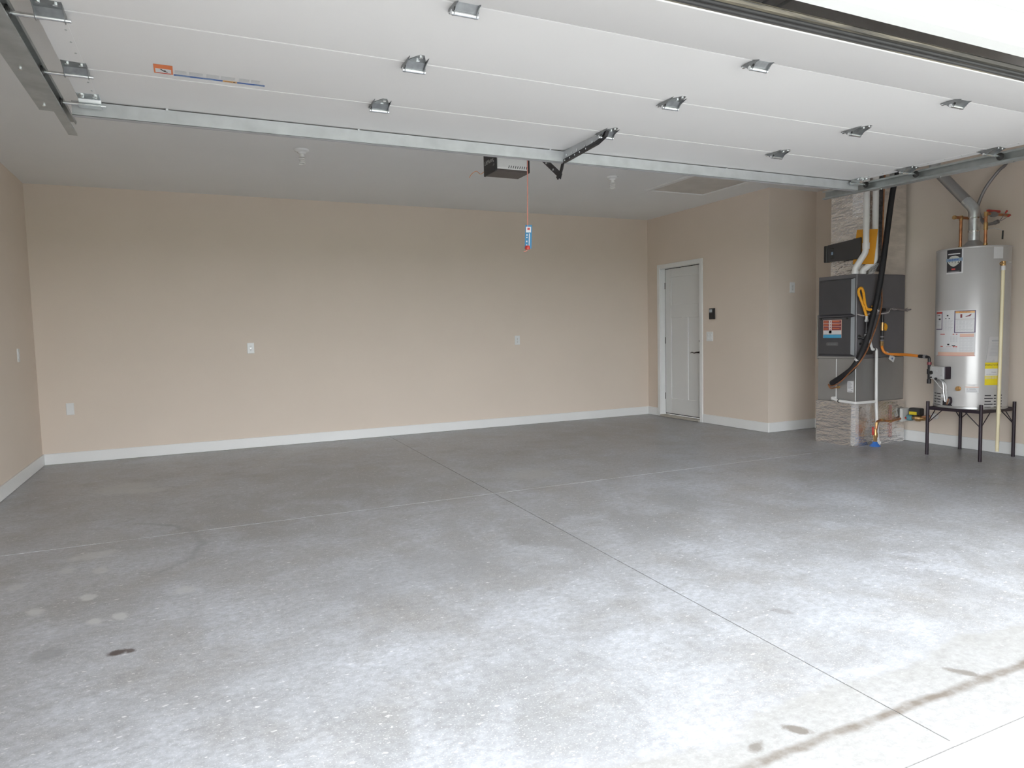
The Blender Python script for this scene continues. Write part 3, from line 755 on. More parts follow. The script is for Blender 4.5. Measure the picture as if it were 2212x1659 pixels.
MB().lathe([(0, -.013), (.016, -.012), (.018, 0), (.014, .012), (0, .013)], (XC - .003, -3.979, 1.745), 14).build('handle', M['redpaint'], rc)

# ------------------------------------------------------------------ furnace group
def crumple(mb, f, u0, v0, u1, v1, nu, nv, amp, seed, edge=0.0):
    """wrinkled foil sheet over mapping f(u, v, w)"""
    vs = []
    for j in range(nv + 1):
        for i in range(nu + 1):
            u = u0 + (u1 - u0) * i / nu; v = v0 + (v1 - v0) * j / nv
            k = noise.noise(Vector((u * 9 + seed, v * 42, seed))) + .6 * noise.noise(Vector((u * 30, v * 70 + seed, 3.1)))
            b = amp * k
            if i in (0, nu) or j in (0, nv): b = 0
            vs.append(mb.bm.verts.new(f(u, v, b)))
    for j in range(nv):
        for i in range(nu):
            a = j * (nu + 1) + i
            mb.bm.faces.new((vs[a], vs[a + 1], vs[a + nu + 2], vs[a + nu + 1]))
def foil_box(x0, x1, y0, y1, z0, z1, amp, seed, nv, name, parent):
    """box wrapped in wrinkled foil: front (-x), right (-y) and left (+y) sides plus lid"""
    mb = MB()
    crumple(mb, lambda u, v, w: Vector((x0 - w, -u, v)), -y1, z0, -y0, z1, 26, nv, amp, seed)
    crumple(mb, lambda u, v, w: Vector((u, y0 - w, v)), x0, z0, x1, z1, 34, nv, amp, seed + 5)
    crumple(mb, lambda u, v, w: Vector((u, y1 + w, v)), x0, z0, x1, z1, 12, nv // 2, amp, seed + 9)
    mb.poly([(x0, y0, z1), (x1, y0, z1), (x1, y1, z1), (x0, y1, z1)], [(0, 1, 2, 3)])
    mb.poly([(x0, y0, z0), (x1, y0, z0), (x1, y1, z0), (x0, y1, z0)], [(3, 2, 1, 0)])
    return mb.build(name, M['foil'], parent, smooth=False, fix=False)
FX0, FX1, FY0, FY1 = 7.257, 7.965, -3.385, -2.938
rp = thing('return_plenum', (7.6, -3.16, 0), 'foil wrapped square return duct box on floor under furnace', 'duct')
foil_box(7.245, 7.972, -3.397, -2.930, 0.0, .432, .0045, 3.7, 46, 'foil_wrap', rp)
mb = MB(); crumple(mb, lambda u, v, w: Vector((7.2415 - w, -u, v)), 3.352, .012, 3.402, .428, 4, 40, .004, 11)
crumple(mb, lambda u, v, w: Vector((u, -3.4015 - w, v)), 7.241, .012, 7.29, .428, 4, 40, .004, 13)
mb.build('corner_tape', M['foiltape'], rp, smooth=False, fix=False)
# red lettering column printed on the foil
mb = MB()
for k in range(26):
    for c_ in (0, 1): mb.box(7.735 + c_ * .022, 7.750 + c_ * .022, -3.4045, -3.4035, .06 + k * .0125, .067 + k * .0125)
mb.build('red_print', mat('faded_red_print', (.50, .22, .20, 1), .5), rp)

fu = thing('furnace', (7.6, -3.16, .433), 'tall dark grey gas furnace standing on foil wrapped duct', 'furnace')
MB().box(FX0 + .004, FX1, FY0, FY1, .433, .866, bev=.003).build('coil_cabinet', M['sheet'], fu)
MB().box(FX0, FX0 + .006, -3.166, -3.160, .44, .862).build('cabinet_seam', M['trim'], fu)
MB().box(FX0 + .004, FX1, FY0, FY1, .868, 1.69, bev=.004).build('cabinet', M['furnace'], fu)
MB().box(FX0 - .006, FX0 + .01, FY0 + .002, FY1 - .002, .866, .884, bev=.002).build('bottom_rail', M['sheet'], fu)
for (za, zb) in ((.892, 1.284), (1.290, 1.655)):
    d_ = MB(); bv = .013
    o0 = [(FX0 + .004, FY0 + .012, za), (FX0 + .004, FY1 - .012, za), (FX0 + .004, FY1 - .012, zb), (FX0 + .004, FY0 + .012, zb)]
    o1 = [(FX0 - .016, FY0 + .048, za + .018), (FX0 - .016, FY1 - .030, za + .018), (FX0 - .016, FY1 - .030, zb - .012), (FX0 - .016, FY0 + .048, zb - .012)]
    d_.poly(o0 + o1, [(4, 5, 6, 7), (0, 1, 5, 4), (1, 2, 6, 5), (2, 3, 7, 6), (3, 0, 4, 7), (3, 2, 1, 0)])
    dd = d_.build('upper_door' if za > 1.2 else 'lower_door', M['furnace_door'], fu)
    MB().prism([(FX0 - .0165, FY0 + .047, za + .02), (FX0 + .001, FY0 + .018, za + .006), (FX0 + .001, FY0 + .018, zb - .006), (FX0 - .0165, FY0 + .047, zb - .014)], (-.0006, -.0006, 0)).build('bright_edge', M['furnace_edge'], dd)
    if za < 1.2:
        for y in (-3.30, -2.99): MB().cyl((FX0 - .016, y, 1.262), (FX0 - .022, y, 1.262), .010, 12).build('latch', M['blackplastic'], dd)
        ff = fx(FX0 - .016)
        wlb = MB().sheet(ff, 3.015, 1.072, 3.235, 1.252, 0, .0006).build('warning_label', M['paleorange'], dd)
        bl = MB(); rd = MB()
        for (v0, v1) in ((1.220, 1.247), (1.188, 1.215), (1.150, 1.183)):
            bl.sheet(ff, 3.020, v0, 3.083, v1, .0006, .0010).sheet(ff, 3.120, v0, 3.230, v1, .0006, .0010)
            rd.sheet(ff, 3.026, v0 + .009, 3.075, v0 + .018, .0010, .0013).sheet(ff, 3.126, v0 + .012, 3.210, v0 + .020, .0010, .0013)
        bl.build('dark_panels', M['maroonprint'], wlb); rd.build('orange_lines', M['orangeprint'], wlb)
        MB().sheet(ff, 3.086, 1.118, 3.117, 1.249, .0006, .0011).sheet(ff, 3.019, 1.110, 3.231, 1.146, .0006, .0011).build('white_panels', M['paper'], wlb)
        ic = MB()
        for v in (1.236, 1.206, 1.180, 1.156): ic.prism([ff(3.094, v - .008, .0011), ff(3.109, v - .008, .0011), ff(3.1015, v + .009, .0011)], (-.0003, 0, 0))
        ic.build('red_icons', M['redprint'], wlb)
        MB().sheet(ff, 3.018, 1.072, 3.232, 1.106, .0006, .0011).build('blue_band', M['skyblue'], wlb)
        bd = MB(); n = 24
        pr = [(3.127 + .072 * math.copysign(abs(math.cos(2 * PI * k / n)) ** .4, math.cos(2 * PI * k / n)), 1.010 + .018 * math.copysign(abs(math.sin(2 * PI * k / n)) ** .4, math.sin(2 * PI * k / n))) for k in range(n)]
        bd.poly([ff(a, b, w) for w in (0, .003) for a, b in pr], [tuple(range(n, 2 * n))] + [(i, (i + 1) % n, n + (i + 1) % n, n + i) for i in range(n)])
        bdg = bd.build('name_badge', M['furnace'], dd)
        ln = MB()
        for k, (a, b) in enumerate(((3.075, 3.10), (3.105, 3.135), (3.14, 3.178))): ln.sheet(ff, a, 1.004, b, 1.015, .003, .0034)
        ln.build('badge_lettering', M['furnace_edge'], bdg)
MB().prism([(FX0 + .006, FY1 + .003, .85), (FX0 + .006, FY1 + .018, .86), (FX0 + .006, FY1 + .018, 1.30), (FX0 + .006, FY1 + .003, 1.31)], (.03, 0, 0)).build('filter_rack_edge', M['sheet'], fu)
fs = fy(FY0)
for (u, v, r) in ((7.30, 1.078, .024), (7.315, 1.012, .012)):
    MB().lathe([(0, -.010), (r * .8, -.010), (r, -.004), (r, .004)], (u, FY0, v), 16, 'y').build('grommet', M['blackplastic'], fu)
ff = fx(FX0 + .004)
sk = MB().sheet(ff, 3.292, .535, 3.362, .645, 0, .0006).build('rating_label', M['paper'], fu)
pl = MB()
for k in range(7): pl.sheet(ff, 3.298, .628 - k * .010, 3.330 + (k % 3) * .008, .633 - k * .010, .0006, .0009)
pl.sheet(ff, 3.335, .560, 3.355, .566, .0006, .0009).sheet(ff, 3.300, .541, 3.350, .547, .0006, .0009)
pl.build('label_print', M['greyprint'], sk)

su = thing('supply_duct', (7.7, -3.16, 1.691), 'foil wrapped supply duct rising from furnace to the ceiling', 'duct')
PX0 = 7.425
foil_box(PX0, 7.968, FY0 + .003, -2.945, 1.692, H - .002, .006, 21.3, 70, 'foil_wrap', su)
mb = MB(); crumple(mb, lambda u, v, w: Vector((PX0 - .006 - w, -u, v)), 3.20, 2.26, 3.375, 2.50, 14, 24, .008, 31)
mb.build('foil_patch', M['foiltape'], su, smooth=False, fix=False)
# pinned corner flange in darker foil, standing off the right-hand face
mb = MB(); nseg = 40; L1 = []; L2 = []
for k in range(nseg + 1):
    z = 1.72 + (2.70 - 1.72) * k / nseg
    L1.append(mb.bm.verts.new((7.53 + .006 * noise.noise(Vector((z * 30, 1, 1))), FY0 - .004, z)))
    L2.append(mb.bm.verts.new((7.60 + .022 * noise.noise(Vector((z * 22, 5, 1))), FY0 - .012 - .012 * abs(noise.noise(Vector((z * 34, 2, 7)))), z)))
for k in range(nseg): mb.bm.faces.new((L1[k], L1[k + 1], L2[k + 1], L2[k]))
mb.build('stapled_flap', mat('dark_foil_flap', (.20, .195, .20, 1), .45, .8, var=.3, vscale=40), su, smooth=False, fix=False)

hb = thing('bypass_humidifier', (7.40, -3.1, 1.85), 'charcoal box fixed across the front of foil supply duct', 'humidifier')
MB().prism([(7.372, -2.945, 1.850), (7.372, -3.33, 1.842), (7.372, -3.33, 2.052), (7.372, -3.22, 2.040), (7.372, -2.945, 2.020)], (.052, 0, 0), bev=.004).build('housing', M['darkbox'], hb)
MB().box(7.365, 7.424, -2.945, -2.905, 1.846, 2.016, bev=.005).build('end_cap', M['blackplastic'], hb)
q = MB().box(7.366, 7.373, -3.035, -2.985, 1.875, 1.985, bev=.003).build('control_window', M['blackplastic'], hb)
MB().box(7.3645, 7.3665, -3.022, -2.998, 1.915, 1.945).build('window_label', M['bannerprint'], q)

oc = thing('orange_folder', (7.395, -3.37, 1.79), 'flat orange folder wedged upright behind the white vent pipes', 'folder')
mb = MB().prism([(7.385, -3.236, 1.800), (7.400, -3.455, 1.780), (7.404, -3.492, 2.108), (7.388, -3.276, 2.132)], (.006, .0005, 0), bev=.0015)
mb.build('cover', M['orangecard'], oc)
MB().prism([(7.3915, -3.24, 1.803), (7.4065, -3.452, 1.784), (7.410, -3.488, 2.10), (7.3945, -3.28, 2.124)], (.006, .0005, 0)).build('sheets', M['paper'], oc)

# flue and intake pipes in white plastic
def pipe(name, path, r, m, parent, fil=.05, n=14):
    return MB().tube(fillet(path, fil), r, n).build(name, m, parent)
def collar(name, a, b, r, m, parent): return MB().cyl(a, b, r, 14).build(name, m, parent)
pv = thing('vent_pipe', (7.283, -3.345, 1.691), 'white plastic vent pipe jogging sideways, left of the two on furnace', 'pipe', 'white vent pipes on the furnace')
pipe('pipe', [(7.283, -3.345, 1.691), (7.283, -3.345, 1.745), (7.352, -3.408, 1.90), (7.352, -3.408, H - .001)], .0285, M['pvc'], pv, .04)
collar('coupling', (7.283, -3.345, 1.691), (7.283, -3.345, 1.722), .0335, M['pvc'], pv)
collar('coupling', (7.352, -3.408, 1.925), (7.352, -3.408, 1.985), .0335, M['pvc'], pv)
pv = thing('vent_pipe', (7.372, -3.352, 1.691), 'white plastic vent pipe passing behind orange folder, right of the two', 'pipe', 'white vent pipes on the furnace')
pipe('pipe', [(7.378, -3.352, 1.691), (7.378, -3.352, 1.728), (7.454, -3.428, 1.808), (7.454, -3.428, H - .001)], .0285, M['pvc'], pv, .04)
collar('coupling', (7.378, -3.352, 1.691), (7.378, -3.352, 1.722), .0335, M['pvc'], pv)
mb = MB(); crumple(mb, lambda u, v, w: Vector((7.385 + u + .5 * (v - 1.69), -3.425 - w - .15 * (v - 1.69), v)), 0, 1.685, .065, 1.79, 8, 12, .012, 44)
crumple(mb, lambda u, v, w: Vector((7.385 + u + .5 * (v - 1.69), -3.405 + w - .15 * (v - 1.69), v)), 0, 1.685, .065, 1.79, 8, 12, .012, 47)
o = mb.build('foil_scrap', M['foiltape'], None, origin=(7.41, -3.42, 1.69), smooth=False)
tag(o, 'crumpled scrap of shiny foil tape beside the vent pipes', 'foil scrap')

# refrigerant line set
ls = thing('refrigerant_lines', (7.55, -3.46, 1.6), 'thick black insulated line hanging across the furnace with copper line', 'pipe')
MB().tube(spline([(7.715, -3.46, H - .002), (7.674, -3.46, 2.568), (7.637, -3.46, 2.41), (7.575, -3.46, 2.052), (7.505, -3.46, 1.66), (7.443, -3.46, 1.425), (7.376, -3.455, 1.20), (7.312, -3.452, 1.024),
                  (7.240, -3.442, .885), (7.205, -3.385, .77), (7.195, -3.28, .690), (7.200, -3.195, .640), (7.215, -3.150, .618)], 10), .0265, 14).build('insulated_line', M['insul'], ls)
MB().tube(spline([(7.565, -3.44, H - .002), (7.552, -3.44, 2.4), (7.545, -3.44, 2.0), (7.535, -3.442, 1.6), (7.495, -3.478, 1.40), (7.440, -3.488, 1.245), (7.363, -3.486, 1.085), (7.294, -3.482, .955), (7.205, -3.47, .835),
                  (7.180, -3.385, .738), (7.185, -3.30, .660), (7.195, -3.22, .610), (7.215, -3.135, .590), (7.225, -3.10, .600), (7.23, -3.12, .565), (7.235, -3.17, .572), (7.256, -3.20, .58)], 8), .0065, 8).build('copper_line', M['copper'], ls)
MB().cyl((7.235, -3.195, .578), (7.262, -3.195, .578), .014, 8).build('brass_fitting', M['brass'], ls)
for (a, b) in (((7.443, -3.46, 1.335), (7.437, -3.46, 1.325)), ((7.228, -3.432, .862), (7.222, -3.42, .848))):
    MB().cyl(a, b, .0285, 14).build('cable_tie', M['wirewhite'], ls)

# condensate drain
dn = thing('condensate_drain', (7.49, -3.44, 0), 'thin white plastic drain pipe down the furnace side to floor', 'pipe')
pipe('drain_pipe', [(7.43, -3.435, .955), (7.484, -3.437, .955), (7.488, -3.44, .43), (7.512, -3.445, .03), (7.528, -3.47, .03)], .0145, M['pvc'], dn, .02, 10)
MB().cyl((7.500, -3.443, .06), (7.512, -3.446, .002), .024, 12).build('foot_fitting', M['pvc'], dn)
pipe('branch_pipe', [(7.250, -3.145, .466), (7.218, -3.15, .466), (7.214, -3.215, .446), (7.213, -3.418, .437), (7.46, -3.434, .437), (7.487, -3.44, .437)], .0145, M['pvc'], dn, .02, 10)
MB().cyl((7.222, -3.150, .462), (7.268, -3.150, .462), .020, 12).build('branch_fitting', M['pvc'], dn)
MB().lathe([(.0155, -.004), (.0175, -.004), (.0175, .004), (.0155, .004)], (7.213, -3.235, .444), 14, 'y').build('black_clamp', M['blackplastic'], dn)
MB().tube(spline([(7.41, -3.415, 1.05), (7.415, -3.43, .99), (7.43, -3.435, .95)]), .013, 8).build('vent_stub', M['pvc'], dn)
MB().box(7.375, 7.455, -3.425, -3.386, .905, .985, bev=.010, seg=2).build('black_trap', M['blackplastic'], dn)
MB().cyl((7.445, -3.436, .955), (7.452, -3.436, .955), .019, 12).build('black_clamp', M['blackplastic'], dn)

# gas piping
gs = thing('gas_flex_loop', (7.33, -3.43, 1.0), 'looped yellow gas connector with black iron pipes on furnace side', 'gas line')
def corrug(path, r, amp=.0012, pitch=.010):
    pth = [Vector(p) for p in path]; out = []; acc = 0
    L_ = [0]
    for a, b in zip(pth, pth[1:]): L_.append(L_[-1] + (b - a).length)
    n = int(L_[-1] / (pitch / 2)); res = []; rad = []
    j = 0
    for k in range(n + 1):
        t = L_[-1] * k / n
        while j < len(L_) - 2 and L_[j + 1] < t: j += 1
        q = (t - L_[j]) / max(1e-9, L_[j + 1] - L_[j])
        res.append(pth[j].lerp(pth[j + 1], q)); rad.append(r + (amp if k % 2 else -amp))
    return res, rad
lp = spline([(7.333, -3.44, 1.275), (7.285, -3.44, 1.38), (7.222, -3.44, 1.49), (7.222, -3.44, 1.535), (7.258, -3.44, 1.548), (7.285, -3.44, 1.50), (7.305, -3.44, 1.404), (7.335, -3.44, 1.352), (7.375, -3.44, 1.341), (7.405, -3.44, 1.341)], 8)
pt, rd_ = corrug(lp, .0125); MB().tube(pt, .0125, 10, radii=rd_).build('yellow_flex', M['yellowflex'], gs)
for (a, b, r, m) in (((7.333, -3.44, 1.28), (7.333, -3.44, 1.245), .016, 'zinc'), ((7.331, -3.44, 1.245), (7.331, -3.44, 1.225), .018, 'galv'), ((7.400, -3.44, 1.341), (7.43, -3.44, 1.341), .016, 'galv')):
    MB().cyl(a, b, r, 8).build('flare_nut', M[m], gs)
MB().cyl((7.330, -3.44, 1.235), (7.327, -3.44, .93), .0125, 12).build('iron_pipe', M['blackmetal'], gs)
for z in (1.095, 1.03, .955): MB().cyl((7.328, -3.44, z + .012), (7.328, -3.44, z - .012), .0175, 8).build('pipe_union', M['conduit'], gs)
MB().cyl((7.328, -3.44, 1.06), (7.285, -3.392, 1.075), .0115, 10).build('iron_pipe', M['blackmetal'], gs)
MB().box(7.405, 7.445, -3.449, -3.431, 1.366, 1.382, bev=.004).build('valve_handle', M['yellowflex'], gs)
MB().cyl((7.425, -3.44, 1.341), (7.425, -3.44, 1.372), .008, 8).build('valve_stem', M['brass'], gs)
MB().cyl((7.43, -3.44, 1.341), (7.565, -3.44, 1.337), .0125, 12).build('iron_pipe', M['blackmetal'], gs)
MB().cyl((7.49, -3.44, 1.340), (7.52, -3.44, 1.339), .017, 10).build('pipe_union', M['conduit'], gs)
MB().cyl((7.545, -3.44, 1.338), (7.585, -3.44, 1.336), .019, 12).build('iron_tee', M['blackmetal'], gs)
MB().cyl((7.564, -3.44, 1.338), (7.557, -3.44, 1.03), .0135, 12).build('iron_pipe', M['blackmetal'], gs)
MB().cyl((7.562, -3.44, 1.215), (7.559, -3.44, 1.135), .0165, 10).build('valve_body', M['brass'], gs)
MB().prism([(7.578, -3.452, 1.205), (7.600, -3.452, 1.208), (7.622, -3.452, 1.185), (7.622, -3.452, 1.155), (7.606, -3.452, 1.130), (7.590, -3.452, 1.150), (7.590, -3.452, 1.18)], (0, .022, 0), bev=.004).build('valve_handle', M['yellowflex'], gs)
for z in (1.075, 1.04): MB().cyl((7.558, -3.44, z + .006), (7.558, -3.44, z - .006), .019, 8).build('pipe_union', M['conduit'], gs)
MB().cyl((7.557, -3.44, 1.03), (7.557, -3.44, .985), .0165, 8).build('flare_nut', M['brass'], gs)
of = thing('gas_supply_hose', (7.55, -3.7, .9), 'orange gas hose running along the wall to water heater', 'gas line')
pt, rd_ = corrug(spline([(7.557, -3.44, .985), (7.562, -3.443, .955), (7.585, -3.45, .922), (7.63, -3.47, .903), (7.62, -3.56, .900), (7.54, -3.72, .902), (7.47, -3.86, .897), (7.452, -3.905, .895)], 9), .0125)
MB().tube(pt, .0125, 10, radii=rd_).build('orange_flex', M['orangeflex'], of)
MB().cyl((7.455, -3.895, .895), (7.446, -3.93, .894), .0165, 8).build('flare_nut', M['blackmetal'], of)
pipe('iron_pipe', [(7.446, -3.925, .894), (7.435, -4.003, .890), (7.435, -4.005, .665)], .0125, M['blackmetal'], of, .02, 10)
MB().cyl((7.443, -3.948, .893), (7.440, -3.972, .8925), .018, 10).build('pipe_union', M['conduit'], of)
MB().cyl((7.435, -4.005, .845), (7.435, -4.005, .82), .018, 10).build('pipe_union', M['maroonprint'], of)
MB().cyl((7.435, -4.005, .782), (7.435, -4.005, .735), .019, 10).build('iron_tee', M['blackmetal'], of)
MB().cyl((7.435, -4.005, .690), (7.435, -4.005, .650), .0175, 10).build('drip_cap', M['blackmetal'], of)
MB().cyl((7.435, -4.005, .758), (7.412, -4.105, .760), .0115, 10).build('iron_pipe', M['blackmetal'], of)
tgm = Matrix.Translation((7.655, -3.478, .862)) @ Matrix.Rotation(math.radians(28), 4, 'Y')
tg = MB().box(-.040, .040, -.001, .001, -.028, .028, mtx=tgm).build('paper_tag', M['paper'], of)
MB().box(-.004, .012, -.0018, -.001, -.012, .006, mtx=tgm).build('tag_print', M['blueprint'], tg)
MB().tube([(7.600, -3.462, .925), (7.640, -3.474, .900), (7.66, -3.476, .885)], .004, 6).build('tag_tie', M['wirewhite'], of)
# thermostat wires
wr = thing('control_wires', (7.6, -3.42, 1.33), 'thin loose control wires strung across the furnace side', 'wire')
for k, (dz, m) in enumerate(((0, 'wirewhite'), (.006, 'wire'), (-.006, 'wire'))):
    MB().tube(spline([(7.262, -3.392, 1.300 + dz * .5), (7.32, -3.42, 1.285 + dz), (7.39, -3.428, 1.300 - dz * 2), (7.46, -3.43, 1.300 + dz), (7.55, -3.465, 1.303 + dz), (7.615, -3.468, 1.318 + dz * 2), (7.66, -3.45, 1.345 - dz), (7.74, -3.43, 1.345 + dz * 2), (7.86, -3.41, 1.34 - dz), (RX - .002, -3.39, 1.338 + dz * 3)], 7), .0028, 5).build('wire', M[m], wr)
MB().tube(spline([(7.80, -3.42, 1.345), (7.88, -3.42, 1.336), (7.95, -3.42, 1.334), (RX - .002, -3.42, 1.34)], 6), .008, 6).build('wire_bundle', M['wire'], wr)

# water riser from the floor into the wall
wp = thing('copper_riser', (7.45, -3.47, 0), 'copper water riser with red valve handle beside foil duct', 'pipe')
pipe('copper_pipe', [(7.445, -3.470, .10), (7.462, -3.47, .245), (7.52, -3.468, .252), (7.69, -3.45, .226), (7.86, -3.42, .236), (RX - .003, -3.40, .24)], .0125, M['copper'], wp, .03, 10)
for (a, b) in (((7.520, -3.468, .252), (7.55, -3.465, .248)), ((7.655, -3.454, .231), (7.69, -3.450, .227)), ((7.458, -3.47, .205), (7.462, -3.47, .235))):
    MB().cyl(a, b, .0155, 10).build('copper_fitting', M['brass'], wp)
MB().lathe([(0, -.075), (.013, -.075), (.018, -.06), (.018, -.03), (.023, -.02), (.024, .01), (.018, .025), (.018, .05), (.013, .06), (0, .06)], (7.442, -3.47, .115), 12).build('valve_body', M['brass'], wp)
MB().box(7.398, 7.412, -3.482, -3.462, .115, .195, bev=.004).cyl((7.405, -3.47, .13), (7.44, -3.47, .13), .006, 8).build('valve_handle', M['redpaint'], wp)
MB().lathe([(.05, .001), (.048, .010), (.026, .030), (.020, .045), (.012, .047), (.012, .002)], (7.440, -3.47, 0), 16).build('floor_collar', M['bluepl'], wp)
bx = thing('junction_box', (RX - .02, -3.365, .27), 'small grey box on the wall just right of foil duct', 'electrical box')
MB().box(7.880, RX - .001, -3.432, -3.408, .205, .340, bev=.004).build('body', M['opener_white'], bx)
MB().box(7.888, 7.998, -3.436, -3.431, .212, .333, bev=.001).build('cover', M['opener_white'], bx)
rg = thing('pressure_regulator', (7.95, -3.55, .25), 'black and yellow valve on brass body low on utility wall', 'valve')
MB().box(7.915, 7.985, -3.60, -3.478, .278, .352, bev=.014, seg=2).build('cap', M['blackplastic'], rg)
MB().box(7.9125, 7.9155, -3.567, -3.488, .285, .315).build('yellow_label', M['yellowlab'], rg)
MB().lathe([(0, -.07), (.018, -.07), (.022, -.03), (.032, -.02), (.034, .015), (.022, .03), (.018, .06), (0, .06)], (7.95, -3.56, .25), 14, 'y').build('brass_body', M['brass'], rg)
MB().lathe([(0, -.03), (.026, -.03), (.032, -.01), (.030, .02), (.018, .03), (0, .03)], (7.95, -3.472, .248), 12, 'y').build('union_nut', M['tealpl'], rg)
MB().cyl((7.918, -3.452, .245), (7.912, -3.452, .245), .009, 8).build('red_plug', M['redpaint'], rg)
pipe('copper_pipe', [(7.95, -3.60, .262), (7.95, -3.66, .278), (7.95, -3.705, .283)], .0125, M['copper'], rg, .01, 10)
MB().lathe([(0, -.030), (.024, -.030), (.030, -.012), (.030, .010), (.020, .024), (0, .024)], (7.95, -3.722, .287), 14, 'y').build('white_cap', M['pvc'], rg)
MB().cyl((7.95, -3.72, .285), (RX - .001, -3.72, .285), .010, 8).build('wall_stub', M['pvc'], rg)
MB().cyl((7.95, -3.455, .246), (7.975, -3.43, .244), .0115, 8).build('inlet_pipe', M['copper'], rg)
MB().cyl((7.975, -3.56, .25), (RX - .001, -3.56, .25), .013, 8).build('wall_bracket', M['brass'], rg)

# ------------------------------------------------------------------ water heater
TX, TY, TR, TZ0, TZ1 = 7.68, -4.22, .278, .444, 1.842
wh = thing('water_heater', (TX, TY, TZ0), 'tall grey cylindrical gas water heater on a dark metal stand', 'water heater')
MB().lathe([(0, TZ0 + .001), (TR - .004, TZ0 + .001), (TR, TZ0 + .004), (TR, TZ1 - .012), (TR - .004, TZ1 - .003), (TR - .02, TZ1), (0, TZ1)], (TX, TY, 0), 64).build('tank', M['tank'], wh)
MB().lathe([(TR + .001, TZ0 + .001), (TR + .003, TZ0 + .003), (TR + .003, TZ0 + .020), (TR + .001, TZ0 + .022)], (TX, TY, 0), 64).build('base_ring', M['tankrim'], wh)
MB().lathe([(TR + .0005, TZ1 - .018), (TR + .0025, TZ1 - .016), (TR + .0025, TZ1 - .008), (TR - .002, TZ1 - .003)], (TX, TY, 0), 64).build('top_rim', M['tank'], wh)
def tk(u, v, w):      # u in degrees round the tank, v height, w outward
    a = math.radians(u); r = TR + .0004 + w
    return Vector((TX + r * math.cos(a), TY + r * math.sin(a), v))
DEG = math.degrees(1 / TR)                    # degrees per metre round the tank
def tsheet(mb, u0, v0, u1, v1, w0, w1): return mb.sheet(tk, u0, v0, u1, v1, w0, w1, max(1, int(abs(u1 - u0) / 5)))
# emblem plate
lg = tsheet(MB(), 167.5, 1.618, 196.5, 1.832, 0, .0006).build('emblem_plate', M['paper'], wh)
tsheet(MB(), 168.2, 1.630, 194, 1.827, .0006, .0010).build('dark_field', M['blackprint'], lg)
tsheet(MB(), 170.5, 1.782, 191.5, 1.791, .0010, .0013).build('title_line', M['paper'], lg)
mb = MB()
sh = [(1.770, 178, 184), (1.764, 174.5, 188), (1.752, 172, 190.5), (1.715, 170.5, 191.5), (1.700, 173, 189), (1.688, 176, 186), (1.678, 180, 182)]
for (v1, a1, b1), (v0, a0, b0) in zip(sh, sh[1:]):
    for k in range(4):
        q = lambda a, b, t: a + (b - a) * t / 4
        mb.poly([tk(q(a0, b0, k), v0, .0012), tk(q(a0, b0, k + 1), v0, .0012), tk(q(a1, b1, k + 1), v1, .0012), tk(q(a1, b1, k), v1, .0012)], [(0, 1, 2, 3)])
mb.build('shield', mat('emblem_cream', (.50, .50, .45, 1), .45), lg)
tsheet(MB(), 167, 1.722, 195.5, 1.750, .0014, .0018).build('banner', M['bannerprint'], lg)
mb = MB()
for k in range(6): tsheet(mb, 172 + k * 3, 1.731, 173.9 + k * 3, 1.742, .0018, .0021)
mb.build('banner_marks', M['blueprint'], lg)
tsheet(MB(), 177.5, 1.650, 184, 1.662, .0010, .0014).build('red_mark', M['redprint'], lg)
tsheet(MB(), 170, 1.634, 191, 1.638, .0010, .0013).build('foot_line', M['greyprint'], lg)
mb = tsheet(MB(), 242, 1.726, 259.5, 1.832, 0, .0006); mb.build('upper_label', M['paper'], wh)
# large instruction label
lb = tsheet(MB(), 140, .905, 217.5, 1.303, 0, .0006).build('instruction_label', M['paper'], wh)
tsheet(MB(), 141.5, 1.275, 160, 1.292, .0006, .0010).build('red_header', M['redprint'], lb)
mb = MB(); tsheet(mb, 159, 1.140, 160.6, 1.292, .0006, .0011); tsheet(mb, 141.5, 1.136, 160.6, 1.143, .0006, .0011)
tsheet(mb, 184.5, 1.108, 186, 1.296, .0006, .0011); tsheet(mb, 215.5, 1.108, 217, 1.296, .0006, .0011); tsheet(mb, 184.5, 1.106, 217, 1.112, .0006, .0011); tsheet(mb, 184.5, 1.292, 217, 1.297, .0006, .0011)
mb.build('dark_frames', M['navyprint'], lb)
tsheet(MB(), 186, 1.276, 215.5, 1.292, .0006, .0010).build('orange_header', M['amberprint'], lb)
MB().text('WARNING', tk, 200.5, 1.2785, .017, .0013, sx=DEG).build('header_lettering', M['maroonprint'], lb)
mb = MB(); tsheet(mb, 194, 1.235, 197, 1.266, .0006, .0010)
mb.poly([tk(a, b, .0010) for a, b in ((202, 1.243), (209, 1.247), (211, 1.268), (208, 1.262), (206, 1.254), (202, 1.247))], [tuple(range(6))])
tsheet(mb, 186, 1.2225, 215.5, 1.2245, .0006, .0009)
mb.build('red_pictures', M['maroonprint'], lb)
mb = MB()
for (a, b, r1, r2) in ((150, 1.262, 4, .006), (153, 1.228, 3, .007), (172, 1.232, 4.5, .0035), (172, 1.258, 1.5, .007), (174.5, 1.005, 2, .006), (184, .995, 3, .004)):
    tsheet(mb, a - r1, b - r2, a + r1, b + r2, .0006, .0010)
mb.build('black_pictures', M['blackprint'], lb)
mb = MB()
for k in range(9): tsheet(mb, 163, 1.212 - k * .010, 182 - (k % 3) * 1.5, 1.216 - k * .010, .0006, .0008)
for k in range(10): tsheet(mb, 188, 1.212 - k * .010, 213 - (k % 4), 1.216 - k * .010, .0006, .0008)
for k in range(5): tsheet(mb, 144, 1.205 - k * .012, 157, 1.209 - k * .012, .0006, .0008)
for k in range(14): tsheet(mb, 193, 1.062 - k * .009, 214 - (k % 3), 1.065 - k * .009, .0006, .0008)
